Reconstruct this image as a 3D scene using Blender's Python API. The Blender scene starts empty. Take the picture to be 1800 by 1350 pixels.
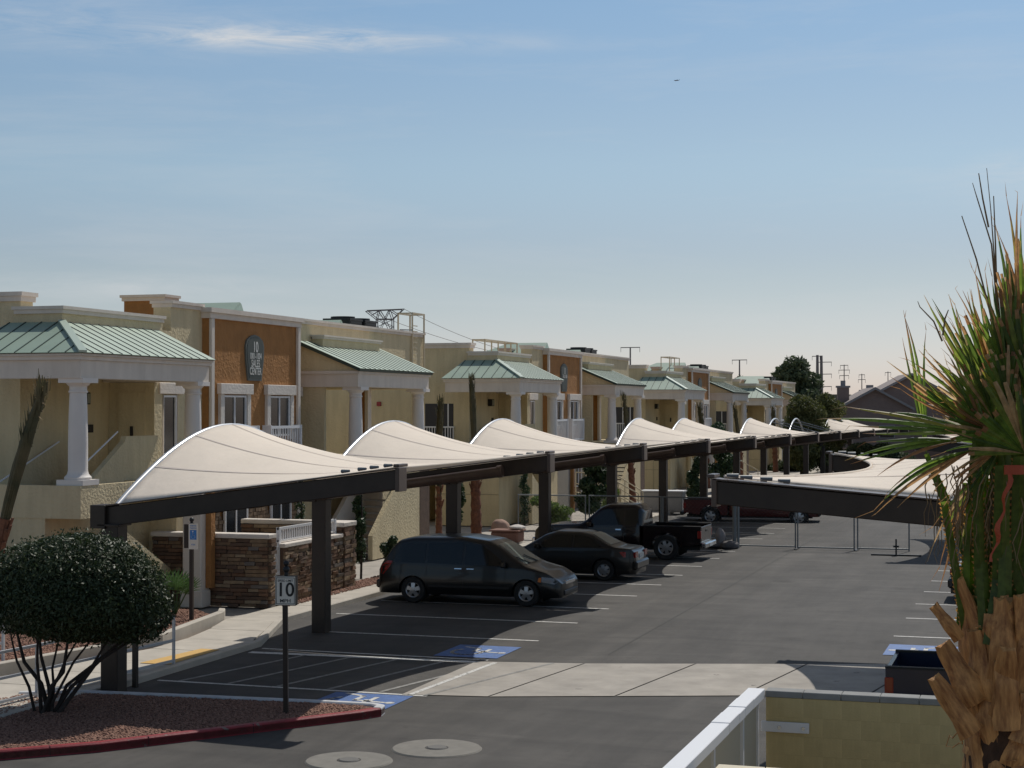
import bpy, bmesh, math, random
import numpy as np
from mathutils import Vector, Matrix
R = math.radians
rnd = random.Random(7)
sc = bpy.context.scene
col = sc.collection

# ------------------------------------------------------------ camera, sky, sun, exposure
cam_d = bpy.data.cameras.new('camera'); cam = bpy.data.objects.new('camera', cam_d); col.objects.link(cam)
cam_d.sensor_width = 36; cam_d.lens = 59.4; cam_d.clip_start = .1; cam_d.clip_end = 9000
cam.location = (0, 0, 4.8); YAW = R(17.615)
cam.rotation_euler = (R(90.83), 0, YAW)
sc.camera = cam
SUN_EL, SUN_AZ = R(51.5), R(10.5)          # azimuth measured from +Y towards +X
w = bpy.data.worlds.new('World'); sc.world = w; w.use_nodes = True
nt = w.node_tree; nt.nodes.clear(); N = nt.nodes.new; L = nt.links.new
out = N('ShaderNodeOutputWorld'); bg = N('ShaderNodeBackground'); bg.inputs[1].default_value = .10
sky = N('ShaderNodeTexSky'); sky.sky_type = 'NISHITA'; sky.sun_disc = False
sky.sun_elevation = SUN_EL; sky.sun_rotation = SUN_AZ; sky.altitude = 600; sky.air_density = 1.0
sky.dust_density = .9; sky.ozone_density = 2.5
tc = N('ShaderNodeTexCoord'); sep = N('ShaderNodeSeparateXYZ'); L(tc.outputs['Generated'], sep.inputs[0])
# cirrus: streaks stretched along the horizon
mp = N('ShaderNodeMapping'); mp.inputs['Scale'].default_value = (2.2, 2.2, 17); mp.inputs['Location'].default_value = (3.15, 1.2, .35)
L(tc.outputs['Generated'], mp.inputs[0])
n1 = N('ShaderNodeTexNoise'); n1.inputs['Scale'].default_value = 1.6; n1.inputs['Detail'].default_value = 7; n1.inputs['Roughness'].default_value = .66; n1.inputs['Distortion'].default_value = .35
L(mp.outputs[0], n1.inputs['Vector'])
cr = N('ShaderNodeValToRGB'); cr.color_ramp.elements[0].position = .47; cr.color_ramp.elements[1].position = .86
cr.color_ramp.elements[1].color = (.75, .75, .75, 1); L(n1.outputs['Fac'], cr.inputs[0])
# one brighter streak of cloud up on the left
def blob(cx, cy, cz, sx, sz):
    m = N('ShaderNodeMapping'); m.vector_type = 'POINT'
    m.inputs['Location'].default_value = (-cx*sx, -cy*sx, -cz*sz); m.inputs['Scale'].default_value = (sx, sx, sz)
    L(tc.outputs['Generated'], m.inputs[0])
    ln = N('ShaderNodeVectorMath'); ln.operation = 'LENGTH'; L(m.outputs[0], ln.inputs[0])
    mr = N('ShaderNodeMapRange'); mr.inputs[1].default_value = 0; mr.inputs[2].default_value = 1
    mr.inputs[3].default_value = 1; mr.inputs[4].default_value = 0; mr.interpolation_type = 'SMOOTHERSTEP'
    L(ln.outputs['Value'], mr.inputs[0]); return mr.outputs[0]
def cdir(px, py):
    xr, zr = (px-900)/2970, (718-py)/2970
    v = Vector((xr*math.cos(YAW)-math.sin(YAW), xr*math.sin(YAW)+math.cos(YAW), zr)).normalized(); return v
def mth(op, a, b):
    m = N('ShaderNodeMath'); m.operation = op
    for i, q in enumerate((a, b)):
        if isinstance(q, (int, float)): m.inputs[i].default_value = q
        else: L(q, m.inputs[i])
    return m.outputs[0]
n2 = N('ShaderNodeTexNoise'); n2.inputs['Scale'].default_value = 8; n2.inputs['Detail'].default_value = 10; n2.inputs['Roughness'].default_value = .68; n2.inputs['Distortion'].default_value = .6
mp2 = N('ShaderNodeMapping'); mp2.inputs['Scale'].default_value = (2, 2, 12); L(tc.outputs['Generated'], mp2.inputs[0]); L(mp2.outputs[0], n2.inputs['Vector'])
c2 = N('ShaderNodeValToRGB'); c2.color_ramp.elements[0].position = .33; c2.color_ramp.elements[1].position = .72; L(n2.outputs['Fac'], c2.inputs[0])
acc = cr.outputs[0]
v = cdir(500, 62); b1 = mth('MULTIPLY', blob(v.x, v.y, v.z, 8.0, 75), .8)
v = cdir(640, 72); b1b = mth('MULTIPLY', blob(v.x, v.y, v.z, 5.0, 100), .5)
v = cdir(120, 45); b2 = mth('MULTIPLY', blob(v.x, v.y, v.z, 4.0, 38), .45)
v = cdir(230, 505); b3 = mth('MULTIPLY', blob(v.x, v.y, v.z, 6.5, 75), .45)
v = cdir(1775, 300); b4 = mth('MULTIPLY', blob(v.x, v.y, v.z, 22, 60), .5)
bs = mth('ADD', mth('ADD', b1, b2), mth('ADD', mth('ADD', b3, b1b), b4))
cl = mth('ADD', mth('MULTIPLY', acc, .38), mth('MULTIPLY', mth('MULTIPLY', bs, c2.outputs[0]), .80))
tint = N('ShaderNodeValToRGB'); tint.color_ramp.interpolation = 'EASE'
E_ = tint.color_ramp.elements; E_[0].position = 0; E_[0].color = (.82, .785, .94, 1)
E_[1].position = .26; E_[1].color = (.80, .88, .86, 1); e = E_.new(.85); e.color = (1.0, .88, .73, 1)  # top stop: warm tint added to the unseen upper sky to warm the shade
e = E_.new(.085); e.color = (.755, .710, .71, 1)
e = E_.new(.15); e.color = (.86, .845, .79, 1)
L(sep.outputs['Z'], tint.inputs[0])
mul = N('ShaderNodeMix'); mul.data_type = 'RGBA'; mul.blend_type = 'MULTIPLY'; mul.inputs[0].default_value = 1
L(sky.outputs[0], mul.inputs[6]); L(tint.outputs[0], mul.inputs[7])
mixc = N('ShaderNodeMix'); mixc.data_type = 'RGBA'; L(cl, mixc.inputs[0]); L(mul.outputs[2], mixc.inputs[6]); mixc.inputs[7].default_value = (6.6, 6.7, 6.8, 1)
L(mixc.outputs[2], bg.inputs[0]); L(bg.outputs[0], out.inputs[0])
sd = bpy.data.lights.new('sun', 'SUN'); sun = bpy.data.objects.new('sun', sd); col.objects.link(sun)
sd.energy = 3.3; sd.angle = R(.53); sd.color = (1, .955, .88)
dv = Vector((math.sin(SUN_AZ)*math.cos(SUN_EL), math.cos(SUN_AZ)*math.cos(SUN_EL), math.sin(SUN_EL)))
sun.rotation_euler = dv.to_track_quat('Z', 'Y').to_euler(); sun.location = (0, 0, 40)
sc.view_settings.view_transform = 'Standard'; sc.view_settings.look = 'None'
sc.view_settings.gamma = 1; sc.view_settings.use_curve_mapping = False; sc.view_settings.exposure = 0

# ------------------------------------------------------------ materials
MATS = {}
def mat(name, c, rough=.8, bump=0, bscale=40, bdist=.01, var=0, vscale=3, metal=0, spec=.5, trans=0, detail=4, stretch=None, coat=0, vcol2=None, grime=0, chip=None):
    if name in MATS: return MATS[name]
    m = bpy.data.materials.new(name); m.use_nodes = True; t = m.node_tree; b = t.nodes['Principled BSDF']
    b.inputs['Base Color'].default_value = (*c, 1); b.inputs['Roughness'].default_value = rough
    b.inputs['Metallic'].default_value = metal; b.inputs['Specular IOR Level'].default_value = spec
    if coat: b.inputs['Coat Weight'].default_value = coat; b.inputs['Coat Roughness'].default_value = .05
    k = t.nodes.new('ShaderNodeTexCoord')
    src = k.outputs['Object']
    if stretch:
        mpp = t.nodes.new('ShaderNodeMapping'); mpp.inputs['Scale'].default_value = stretch; t.links.new(src, mpp.inputs[0]); src = mpp.outputs[0]
    if var:
        n = t.nodes.new('ShaderNodeTexNoise'); n.inputs['Scale'].default_value = vscale; n.inputs['Detail'].default_value = detail; n.inputs['Roughness'].default_value = .6
        t.links.new(src, n.inputs['Vector'])
        r = t.nodes.new('ShaderNodeValToRGB'); r.color_ramp.elements[0].position = .3; r.color_ramp.elements[1].position = .7
        c2_ = vcol2 or tuple(min(1, x*(1+var)) for x in c)
        r.color_ramp.elements[0].color = (*[x*(1-var) for x in c], 1); r.color_ramp.elements[1].color = (*c2_, 1)
        t.links.new(n.outputs['Fac'], r.inputs[0]); t.links.new(r.outputs[0], b.inputs['Base Color'])
    if grime or chip:
        cur = b.inputs['Base Color'].links[0].from_socket if b.inputs['Base Color'].links else None
        x = t.nodes.new('ShaderNodeMix'); x.data_type = 'RGBA'; g_ = t.nodes.new('ShaderNodeTexNoise'); g_.inputs['Detail'].default_value = 7; g_.inputs['Roughness'].default_value = .62
        r = t.nodes.new('ShaderNodeValToRGB')
        if grime:
            mpp = t.nodes.new('ShaderNodeMapping'); mpp.inputs['Scale'].default_value = (1.6, 1.6, .22); t.links.new(k.outputs['Object'], mpp.inputs[0]); t.links.new(mpp.outputs[0], g_.inputs['Vector']); g_.inputs['Scale'].default_value = 2.2
            r.color_ramp.elements[0].position = .34; r.color_ramp.elements[1].position = .62; r.color_ramp.elements[0].color = (1-grime, 1-grime*1.05, 1-grime*1.1, 1); x.blend_type = 'MULTIPLY'; x.inputs[0].default_value = 1
            t.links.new(g_.outputs['Fac'], r.inputs[0]); t.links.new(r.outputs[0], x.inputs[7])
        else:
            t.links.new(k.outputs['Object'], g_.inputs['Vector']); g_.inputs['Scale'].default_value = chip[2]; r.color_ramp.elements[0].position = chip[1]; r.color_ramp.elements[1].position = chip[1]+.03
            t.links.new(g_.outputs['Fac'], r.inputs[0]); t.links.new(r.outputs[0], x.inputs[0]); x.inputs[7].default_value = (*chip[0], 1)
        if cur: t.links.new(cur, x.inputs[6])
        else: x.inputs[6].default_value = (*c, 1)
        t.links.new(x.outputs[2], b.inputs['Base Color'])
    if bump:
        n = t.nodes.new('ShaderNodeTexNoise'); n.inputs['Scale'].default_value = bscale; n.inputs['Detail'].default_value = 3
        t.links.new(src, n.inputs['Vector'])
        q = t.nodes.new('ShaderNodeBump'); q.inputs['Strength'].default_value = bump; q.inputs['Distance'].default_value = bdist
        t.links.new(n.outputs['Fac'], q.inputs['Height']); t.links.new(q.outputs[0], b.inputs['Normal'])
    if trans:
        tr = t.nodes.new('ShaderNodeBsdfTranslucent'); tr.inputs[0].default_value = (*[min(1, x*1.5) for x in c], 1)
        mx = t.nodes.new('ShaderNodeMixShader'); mx.inputs[0].default_value = trans
        o = t.nodes['Material Output']; t.links.new(b.outputs[0], mx.inputs[1]); t.links.new(tr.outputs[0], mx.inputs[2]); t.links.new(mx.outputs[0], o.inputs[0])
    MATS[name] = m; return m
stucco = mat('stucco_cream', (.63, .53, .335), .95, .9, 13, .03, .05, 1.2, grime=.13)
stucco_o = mat('stucco_ochre', (.36, .17, .055), .95, .9, 11, .03, .14, 2, grime=.12)
stucco_w = mat('stucco_white', (.68, .62, .55), .9, .6, 14, .02, .04, 2)
trimw = mat('painted_trim', (.68, .61, .53), .8, .25, 30, .006, .04, 2, grime=.10)
colw = mat('column_paint', (.72, .67, .62), .6, .1, 20, .004, .03, 2)
roofg = mat('green_metal_roof', (.29, .375, .295), .5, .08, 3, .004, .08, 1.1)
roofd = mat('dark_green_seam', (.035, .06, .05), .5)
glass = mat('window_glass', (.012, .014, .016), .12, spec=.35)
vinyl = mat('white_vinyl', (.74, .74, .75), .45)
darkm = mat('bronze_steel', (.036, .026, .020), .42, .1, 30, .002, .2, 3, spec=.35)
brownm = mat('brown_steel', (.085, .058, .045), .35, 0, 1, 0, .15, 4)
steel = mat('bright_steel', (.55, .57, .6), .25, metal=.9)
galv = mat('galvanised_steel', (.20, .215, .22), .55, metal=.3)
fabric = mat('shade_fabric', (.87, .765, .645), .85, .5, 5, .03, .05, .9, trans=.22, stretch=(1, .35, 1), detail=6)
seam = mat('fabric_seam', (.60, .52, .46), .9)
conc = mat('concrete', (.345, .315, .275), .9, .3, 60, .004, .20, 1.3, detail=10, chip=((.17, .155, .14), .66, 3.2))
conc2 = mat('concrete_pale', (.46, .42, .36), .9, .3, 60, .004, .14, 1.6, detail=9)
yellow = mat('yellow_pad', (.60, .37, .11), .75, .2, 40, .004)
white = mat('line_paint', (.56, .55, .52), .7, 0, 1, 0, .22, 9, detail=6, chip=((.10, .095, .09), .60, 16))
bluep = mat('blue_paint', (.05, .125, .33), .6, 0, 1, 0, .2, 5, chip=((.08, .085, .10), .62, 9))
redp = mat('red_kerb_paint', (.26, .022, .03), .5, .4, 30, .006, .22, 4, chip=((.20, .15, .13), .64, 7))
cmu = mat('block_olive', (.60, .48, .24), .95, .5, 45, .006, .06, 3, grime=.22)
blackm = mat('black_plastic', (.012, .012, .013), .5)
dirt = mat('desert_ground', (.30, .21, .15), .95, .4, 8, .03, .2, .5)
def asphalt_mat():
    m = bpy.data.materials.new('asphalt'); m.use_nodes = True; t = m.node_tree; b = t.nodes['Principled BSDF']; n = t.nodes.new; l = t.links.new
    b.inputs['Roughness'].default_value = .82; b.inputs['Specular IOR Level'].default_value = .35
    k = n('ShaderNodeTexCoord')
    def noise(scale, det, st=None, dist=0):
        src = k.outputs['Object']
        if st:
            mp_ = n('ShaderNodeMapping'); mp_.inputs['Scale'].default_value = st; l(src, mp_.inputs[0]); src = mp_.outputs[0]
        x = n('ShaderNodeTexNoise'); x.inputs['Scale'].default_value = scale; x.inputs['Detail'].default_value = det; x.inputs['Roughness'].default_value = .65; x.inputs['Distortion'].default_value = dist
        l(src, x.inputs['Vector']); return x.outputs['Fac']
    def ramp(f, p0, c0, p1, c1):
        r = n('ShaderNodeValToRGB'); r.color_ramp.elements[0].position = p0; r.color_ramp.elements[1].position = p1
        r.color_ramp.elements[0].color = (*c0, 1); r.color_ramp.elements[1].color = (*c1, 1); l(f, r.inputs[0]); return r.outputs[0]
    def mixm(a, b_):
        x = n('ShaderNodeMix'); x.data_type = 'RGBA'; x.blend_type = 'MULTIPLY'; x.inputs[0].default_value = 1; l(a, x.inputs[6]); l(b_, x.inputs[7]); return x.outputs[2]
    base = ramp(noise(.55, 7, (1, .28, 1), .4), .3, (.046, .043, .040), .75, (.092, .086, .079))   # tyre lanes run along the lot
    wipe = ramp(noise(1.1, 8, (.35, 1, 1), .8), .36, (.74, .74, .74), .70, (1.16, 1.15, 1.13))
    st = ramp(noise(3.2, 6), .28, (.62, .62, .62), .40, (1, 1, 1))
    agg = ramp(noise(70, 3), .3, (.80, .80, .80), .7, (1.16, 1.15, 1.14))
    lanes = ramp(noise(1.6, 3, (1, .05, 1), .2), .36, (.88, .88, .88), .64, (1.10, 1.095, 1.09))
    vo = n('ShaderNodeTexVoronoi'); vo.inputs['Scale'].default_value = .42; vo.inputs['Randomness'].default_value = 1; l(k.outputs['Object'], vo.inputs['Vector'])
    oil = ramp(vo.outputs['Distance'], .07, (.60, .59, .58), .19, (1, 1, 1))
    c_ = mixm(mixm(mixm(mixm(mixm(base, wipe), st), agg), lanes), oil)
    l(c_, b.inputs['Base Color'])
    q = n('ShaderNodeBump'); q.inputs['Strength'].default_value = .35; q.inputs['Distance'].default_value = .008; l(noise(90, 3), q.inputs['Height']); l(q.outputs[0], b.inputs['Normal'])
    return m
asph = asphalt_mat()

# ------------------------------------------------------------ mesh helpers
class MB:
    def __init__(s): s.v = []; s.f = []
    def add(s, vs, fs):
        o = len(s.v); s.v += [tuple(p) for p in vs]; s.f += [tuple(i+o for i in f) for f in fs]; return s
    def box(s, x0, x1, y0, y1, z0, z1):
        return s.add([(x0,y0,z0),(x1,y0,z0),(x1,y1,z0),(x0,y1,z0),(x0,y0,z1),(x1,y0,z1),(x1,y1,z1),(x0,y1,z1)],
            [(0,3,2,1),(4,5,6,7),(0,1,5,4),(1,2,6,5),(2,3,7,6),(3,0,4,7)])
    def prism(s, poly, off):                    # planar polygon pushed along a vector
        n = len(poly); o = Vector(off)
        vs = [Vector(p) for p in poly] + [Vector(p)+o for p in poly]
        return s.add(vs, [tuple(range(n))[::-1], tuple(range(n, 2*n))] + [(i, (i+1) % n, n+(i+1) % n, n+i) for i in range(n)])
    def tube(s, pts, r, n=8, cap=True):
        pts = [Vector(p) for p in pts]; rs = r if isinstance(r, (list, tuple)) else [r]*len(pts); rings = []
        up = None
        for i, p in enumerate(pts):
            d = (pts[min(i+1, len(pts)-1)]-pts[max(i-1, 0)]).normalized()
            if up is None: up = Vector((0, 0, 1)) if abs(d.z) < .9 else Vector((1, 0, 0))
            a = d.cross(up).normalized(); b = a.cross(d).normalized(); up = b
            rings.append([p+(a*math.cos(2*math.pi*k/n)+b*math.sin(2*math.pi*k/n))*rs[i] for k in range(n)])
        vs = [q for rg in rings for q in rg]; fs = []
        for i in range(len(pts)-1):
            for k in range(n): fs.append((i*n+k, i*n+(k+1) % n, (i+1)*n+(k+1) % n, (i+1)*n+k))
        if cap: fs += [tuple(range(n))[::-1], tuple(range((len(pts)-1)*n, len(pts)*n))]
        return s.add(vs, fs)
    def bar(s, a, b, w, h):                     # square bar between two points
        a = Vector(a); b = Vector(b); d = (b-a).normalized()
        x = d.cross(Vector((0, 0, 1))); x = x.normalized() if x.length > .01 else Vector((1, 0, 0)); y = x.cross(d).normalized()
        q = [x*w/2+y*h/2, -x*w/2+y*h/2, -x*w/2-y*h/2, x*w/2-y*h/2]
        return s.add([a+k for k in q]+[b+k for k in q], [(0,1,2,3),(7,6,5,4),(0,4,5,1),(1,5,6,2),(2,6,7,3),(3,7,4,0)])
    def lathe(s, prof, n=24, c=(0,0,0), axis='z'):
        vs = []
        for r, h in prof:
            for k in range(n):
                a = 2*math.pi*k/n; x, y = r*math.cos(a), r*math.sin(a)
                p = (x, y, h) if axis == 'z' else ((x, h, y) if axis == 'y' else (h, x, y))
                vs.append((p[0]+c[0], p[1]+c[1], p[2]+c[2]))
        fs = [(i*n+k, i*n+(k+1) % n, (i+1)*n+(k+1) % n, (i+1)*n+k) for i in range(len(prof)-1) for k in range(n)]
        return s.add(vs, fs)
    def mesh(s, name, m, smooth=False, bevel=0):
        me = bpy.data.meshes.new(name); me.from_pydata(s.v, [], s.f)
        bm = bmesh.new(); bm.from_mesh(me); bmesh.ops.recalc_face_normals(bm, faces=bm.faces)
        if bevel: bmesh.ops.bevel(bm, geom=[e for e in bm.edges], offset=bevel, segments=1, affect='EDGES', profile=.5)
        bm.to_mesh(me); bm.free(); me.materials.append(m)
        if smooth:
            me.polygons.foreach_set('use_smooth', [True]*len(me.polygons)); 
            try: me.set_sharp_from_angle(angle=R(40))
            except Exception: pass
        me.update(); return me
    def build(s, name, m, parent=None, smooth=False, bevel=0, kind=None):
        return link(name, s.mesh(name, m, smooth, bevel), parent, kind)
def link(name, me, parent=None, kind=None):
    o = bpy.data.objects.new(name, me); col.objects.link(o)
    if parent is not None: o.parent = parent
    if kind: o['kind'] = kind
    return o
def tag(o, label, cat, group=None, kind=None):
    o['label'] = label; o['category'] = cat
    if group: o['group'] = group
    if kind: o['kind'] = kind
    return o
def thing(name, label, cat, loc=(0,0,0), rz=0, group=None):
    o = bpy.data.objects.new(name, None); col.objects.link(o); o.empty_display_size = .3
    o.location = loc; o.rotation_euler = (0, 0, rz); return tag(o, label, cat, group)
def copy_tree(o, parent=None):
    c = o.copy(); col.objects.link(c); c.parent = parent
    for ch in list(o.children): copy_tree(ch, c)
    return c
def poly_sheet(pts, z, name, m, parent=None, h=0, kind='structure'):
    b = MB()
    if h: b.prism([(x, y, z-h) for x, y in pts], (0, 0, h))
    else: b.add([(x, y, z) for x, y in pts], [tuple(range(len(pts)))])
    return b.build(name, m, parent, kind=kind if parent is None else None)
def text_mesh(txt, size, depth=.004, font_scale=(1, 1)):
    c = bpy.data.curves.new('lettering', 'FONT'); c.body = txt; c.size = size; c.align_x = 'CENTER'; c.align_y = 'CENTER'; c.extrude = depth; c.offset = size*.012
    o = bpy.data.objects.new('lettering', c); col.objects.link(o)
    me = bpy.data.meshes.new_from_object(o.evaluated_get(bpy.context.evaluated_depsgraph_get()))
    bpy.data.objects.remove(o); bpy.data.curves.remove(c)
    for v_ in me.vertices: v_.co.x *= font_scale[0]; v_.co.y *= font_scale[1]
    return me
def put_text(txt, size, m, parent, loc, rot, fs=(1, 1), depth=.004, name='lettering'):
    me = text_mesh(txt, size, depth, fs); me.materials.clear(); me.materials.append(m)
    o = link(name, me, parent); o.location = loc; o.rotation_euler = rot; return o

# ------------------------------------------------------------ ground, lot, walks
KX = -15.15
g = MB(); g.box(-900, 700, -60, 2500, -.6, -.03); g.build('ground', dirt, kind='structure')
poly_sheet([(-20, -5), (8, -5), (8, 190), (-16.35, 190), (-16.35, 34.6), (KX, 31), (KX, 18.9), (-20, 17.4)], 0, 'parking_lot', asph)
# concrete gutter across the lane, in separate slabs
gut = bpy.data.objects.new('drainage_gutter', None); col.objects.link(gut); gut['kind'] = 'structure'
xs = [-10.25, -8.9, -6.9, -4.9, -2.9, -.9, 1.1, 3.1]
far = lambda x: 30.35 + max(0, x+9.6)*.30
near = lambda x: 26.5 + max(0, x+9.6)*.34
def gslab(pts):
    m_ = MB(); m_.add([(x, y, .012) for x, y in pts], [tuple(range(4))]); return m_.build('slab', conc, gut)
for a, b in zip(xs, xs[1:]):
    gslab([(a+.02, near(a)), (b-.02, near(b)), (b+.55, far(b+.55)), (a+.59, far(a+.59))] if a > -10 else [(a-.1, near(a)), (b-.02, near(b)), (b+.55, far(b+.55)), (a-.1, far(a))])
# pavement in slabs
walk = bpy.data.objects.new('pavement', None); col.objects.link(walk); walk['kind'] = 'structure'
def wx(y): return KX-.16 if y < 31 else (KX-.16-(y-31)*.33 if y < 34.6 else -16.5)
def wb(y):
    if y < 25.5: return -17.6
    if y < 30: return -17.5+(y-25.5)*.2
    if y < 33.8: return -16.6-(y-30)*.18
    return -17.45
ys = [18.9+1.5*i for i in range(90)]
for a, b in zip(ys, ys[1:]):
    for_b = MB(); g_ = .012
    for_b.prism([(wb(a+.01), a+g_, .0), (wx(a), a+g_, .0), (wx(b), b-g_, .0), (wb(b-.01), b-g_, .0)], (0, 0, .115+rnd.uniform(-.002, .002)))
    for_b.build('slab', conc2, walk)
# kerb along the stalls
kb = MB(); P = [(KX, 18.9), (KX, 31), (-16.35, 34.6), (-16.35, 160)]
for (x0, y0), (x1, y1) in zip(P, P[1:]):
    kb.prism([(x0, y0, -.05), (x1, y1, -.05), (x1-.155, y1, -.05), (x0-.155, y0, -.05)], (0, 0, .175))
kb.build('kerb', conc2, bevel=.02, kind='structure')
poly_sheet([(-15.95, 27.6), (-15.34, 27.6), (-15.34, 29.6), (-15.75, 29.6)], .125, 'tactile_ramp', yellow)
# building apron under everything left of the walk
poly_sheet([(-60, 10), (-17.3, 10), (-17.3, 170), (-60, 170)], .06, 'building_apron', conc)
poly_sheet([(-21.2, 24.2), (-17.72, 25.8), (-16.9, 30.1), (-17.5, 33.8), (-17.75, 34.1), (-19.0, 35.0), (-21.2, 35.0)], .17, 'gravel_bed_soil', mat('gravel_soil', (.17, .075, .05), .95, .6, 30, .02, .3, 12), h=.15)
bk = MB(); P = [(-17.7, 25.6), (-16.85, 30.05), (-17.45, 33.85), (-17.7, 34.4)]
for (x0, y0), (x1, y1) in zip(P, P[1:]): bk.prism([(x0, y0, 0), (x1, y1, 0), (x1-.17, y1+.02, 0), (x0-.17, y0+.02, 0)], (0, 0, .3))
bk.build('bed_kerb', conc2, bevel=.015, kind='structure')
# painted island with red kerb
isl = [(-17.2, 18.55), (-15.2, 19.1), (-13.67, 19.9), (-12.64, 20.83), (-11.78, 21.96), (-10.66, 23.47), (-10.12, 24.2), (-9.93, 24.55), (-9.98, 24.82), (-10.2, 24.95), (-11.1, 24.93), (-13.2, 24.78), (-15.2, 24.62), (-16.2, 24.2)]
cen = Vector((-13.9, 22.6))
def ring(pts, w0, w1, z0, z1, name, m, closed=False, bevel=.02):
    b = MB()
    q = [Vector(p) for p in pts]; nn = []
    for i in range(len(q)):
        d = (q[min(i+1, len(q)-1)]-q[max(i-1, 0)]).normalized(); nn.append(Vector((-d.y, d.x)))
    vs = []; fs = []
    for p, n_ in zip(q, nn):
        for wv, zv in ((w0, z0), (w0, z1-.02), (w0+.02, z1), (w1-.02, z1), (w1, z1-.02), (w1, z0)): vs.append((*(p+n_*wv), zv))
    for i in range(len(q)-1):
        for k in range(6): fs.append((i*6+k, i*6+(k+1) % 6, (i+1)*6+(k+1) % 6, (i+1)*6+k))
    fs += [tuple(range(6)), tuple(range((len(q)-1)*6, len(q)*6))]
    b.add(vs, fs); return b.build(name, m, kind='structure', smooth=True)
ring(isl[:8], 0, .14, -.02, .135, 'red_kerb', redp)
ring(isl[7:], 0, .15, -.02, .14, 'white_kerb', mat('worn_white_kerb', (.52, .52, .53), .8, .2, 40, .004, .15, 6))
for (x_, y_, a_) in ((-14.2, 19.6, 63), (-12.2, 21.3, 125), (-11.25, 22.7, 128), (-12.95, 20.5, 125)):
    m_ = MB(); m_.box(-.004, .004, -.001, .141, .0, .1365); o = m_.build('kerb_joint', blackm, kind='structure'); o.location = (x_, y_, .0)
    a2 = Vector(isl[0]); best = min(range(7), key=lambda q_: (Vector(isl[q_])+Vector(isl[q_+1])).lerp(Vector((0, 0)), 0).length*0+((Vector(isl[q_])+Vector(isl[q_+1]))/2-Vector((x_, y_))).length)
    d_ = (Vector(isl[best+1])-Vector(isl[best])).normalized(); mid_ = (Vector(isl[best])+Vector(isl[best+1]))/2; o.location = (mid_.x, mid_.y, .0); o.rotation_euler = (0, 0, math.atan2(d_.y, d_.x))
poly_sheet(isl, .10, 'island_soil', mat('island_earth', (.15, .07, .05), .95, .6, 30, .02, .3, 12), h=.08)

# painted lines and marks
def stripe(x0, y0, x1, y1, wd=.1, z=.006, name='stall_line', m0=None):
    a = Vector((x0, y0)); b = Vector((x1, y1)); d = (b-a).normalized(); n_ = Vector((-d.y, d.x))*wd/2
    m_ = MB(); m_.add([(*(a+n_), z), (*(b+n_), z), (*(b-n_), z), (*(a-n_), z)], [(0, 1, 2, 3)])
    return m_.build(name, m0 or (faint if name == 'hatch_line' else white), kind='structure')
faint = None
for i, y in enumerate([33.47, 36.5, 39.3, 42.2, 45.05, 47.85] + [50.7+2.84*k for k in range(34)]):
    stripe(-14.9 if y < 35 else -15.9, y, -10.05, y)
stripe(-8.2, 32.0, -8.3, 95, .03, .004, 'pavement_seam', mat('tar_seam_dark', (.045, .043, .04), .9, 0, 1, 0, .3, 6))
for i, y in enumerate([36.45, 39.65, 42.6, 45.5, 48.4, 51.5] + [54.4+2.84*k for k in range(30)]):
    stripe(-3.13, y, 2, y)
stripe(-15.0, 26.6, -9.9, 26.5); stripe(-15.0, 30.2, -10.3, 30.33, .22); stripe(-15.0, 30.75, -10.2, 30.62, .09)
faint = mat('worn_hatch_paint', (.24, .235, .22), .8, 0, 1, 0, .4, 7, detail=8)
for k in range(6): stripe(-14.6+.95*k, 26.65, -15.0+.95*k+1.2, 30.15, .09, .007, 'hatch_line')
stripe(-10.2, 26.5, -9.95, 30.3, .1, .016)
stripe(-9.95, 26.5, -8.9, 30.6, .07, .016, 'hatch_line')
def isa_symbol(x0, x1, y0, y1, flip):
    poly_sheet([(x0, y0), (x1, y0), (x1, y1), (x0, y1)], .009, 'blue_pavement_pad', bluep)
    cx, cy = (x0+x1)/2, (y0+y1)/2; s = (x1-x0)/1.3*flip
    f = lambda u, v_: (cx+u*s, cy+v_*abs(s)*1.05)
    m_ = MB()
    def st(pts, wd=.085):
        for p, q in zip(pts, pts[1:]):
            a = Vector(p); b = Vector(q); d = (b-a).normalized(); n_ = Vector((-d.y, d.x))*wd/2; a -= d*wd*.4; b += d*wd*.4
            m_.add([(*(a+n_), .0135), (*(b+n_), .0135), (*(b-n_), .0135), (*(a-n_), .0135)], [(0, 1, 2, 3)])
    # reads from the lane: u runs along the figure's height, v across
    hc = f(-.52, -.10); m_.add([(hc[0]+.085*math.cos(t), hc[1]+.085*math.sin(t), .0135) for t in [k*math.pi/6 for k in range(12)]], [tuple(range(12))])
    st([f(-.42, -.1), f(.08, -.02), f(.08, .32), f(.42, .48)]); st([f(-.16, -.06), f(-.16, .26)])
    st([f(.18+.30*math.cos(t), -.12+.36*math.sin(t)) for t in [R(-205+18*k) for k in range(15)]], .08)
    m_.build('wheelchair_symbol', white, kind='structure')
isa_symbol(-11.5, -10.1, 25.15, 26.4, -1); isa_symbol(-11.4, -10.1, 30.85, 32.45, -1); isa_symbol(-3.1, -1.75, 33.6, 35.15, 1)
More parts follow.
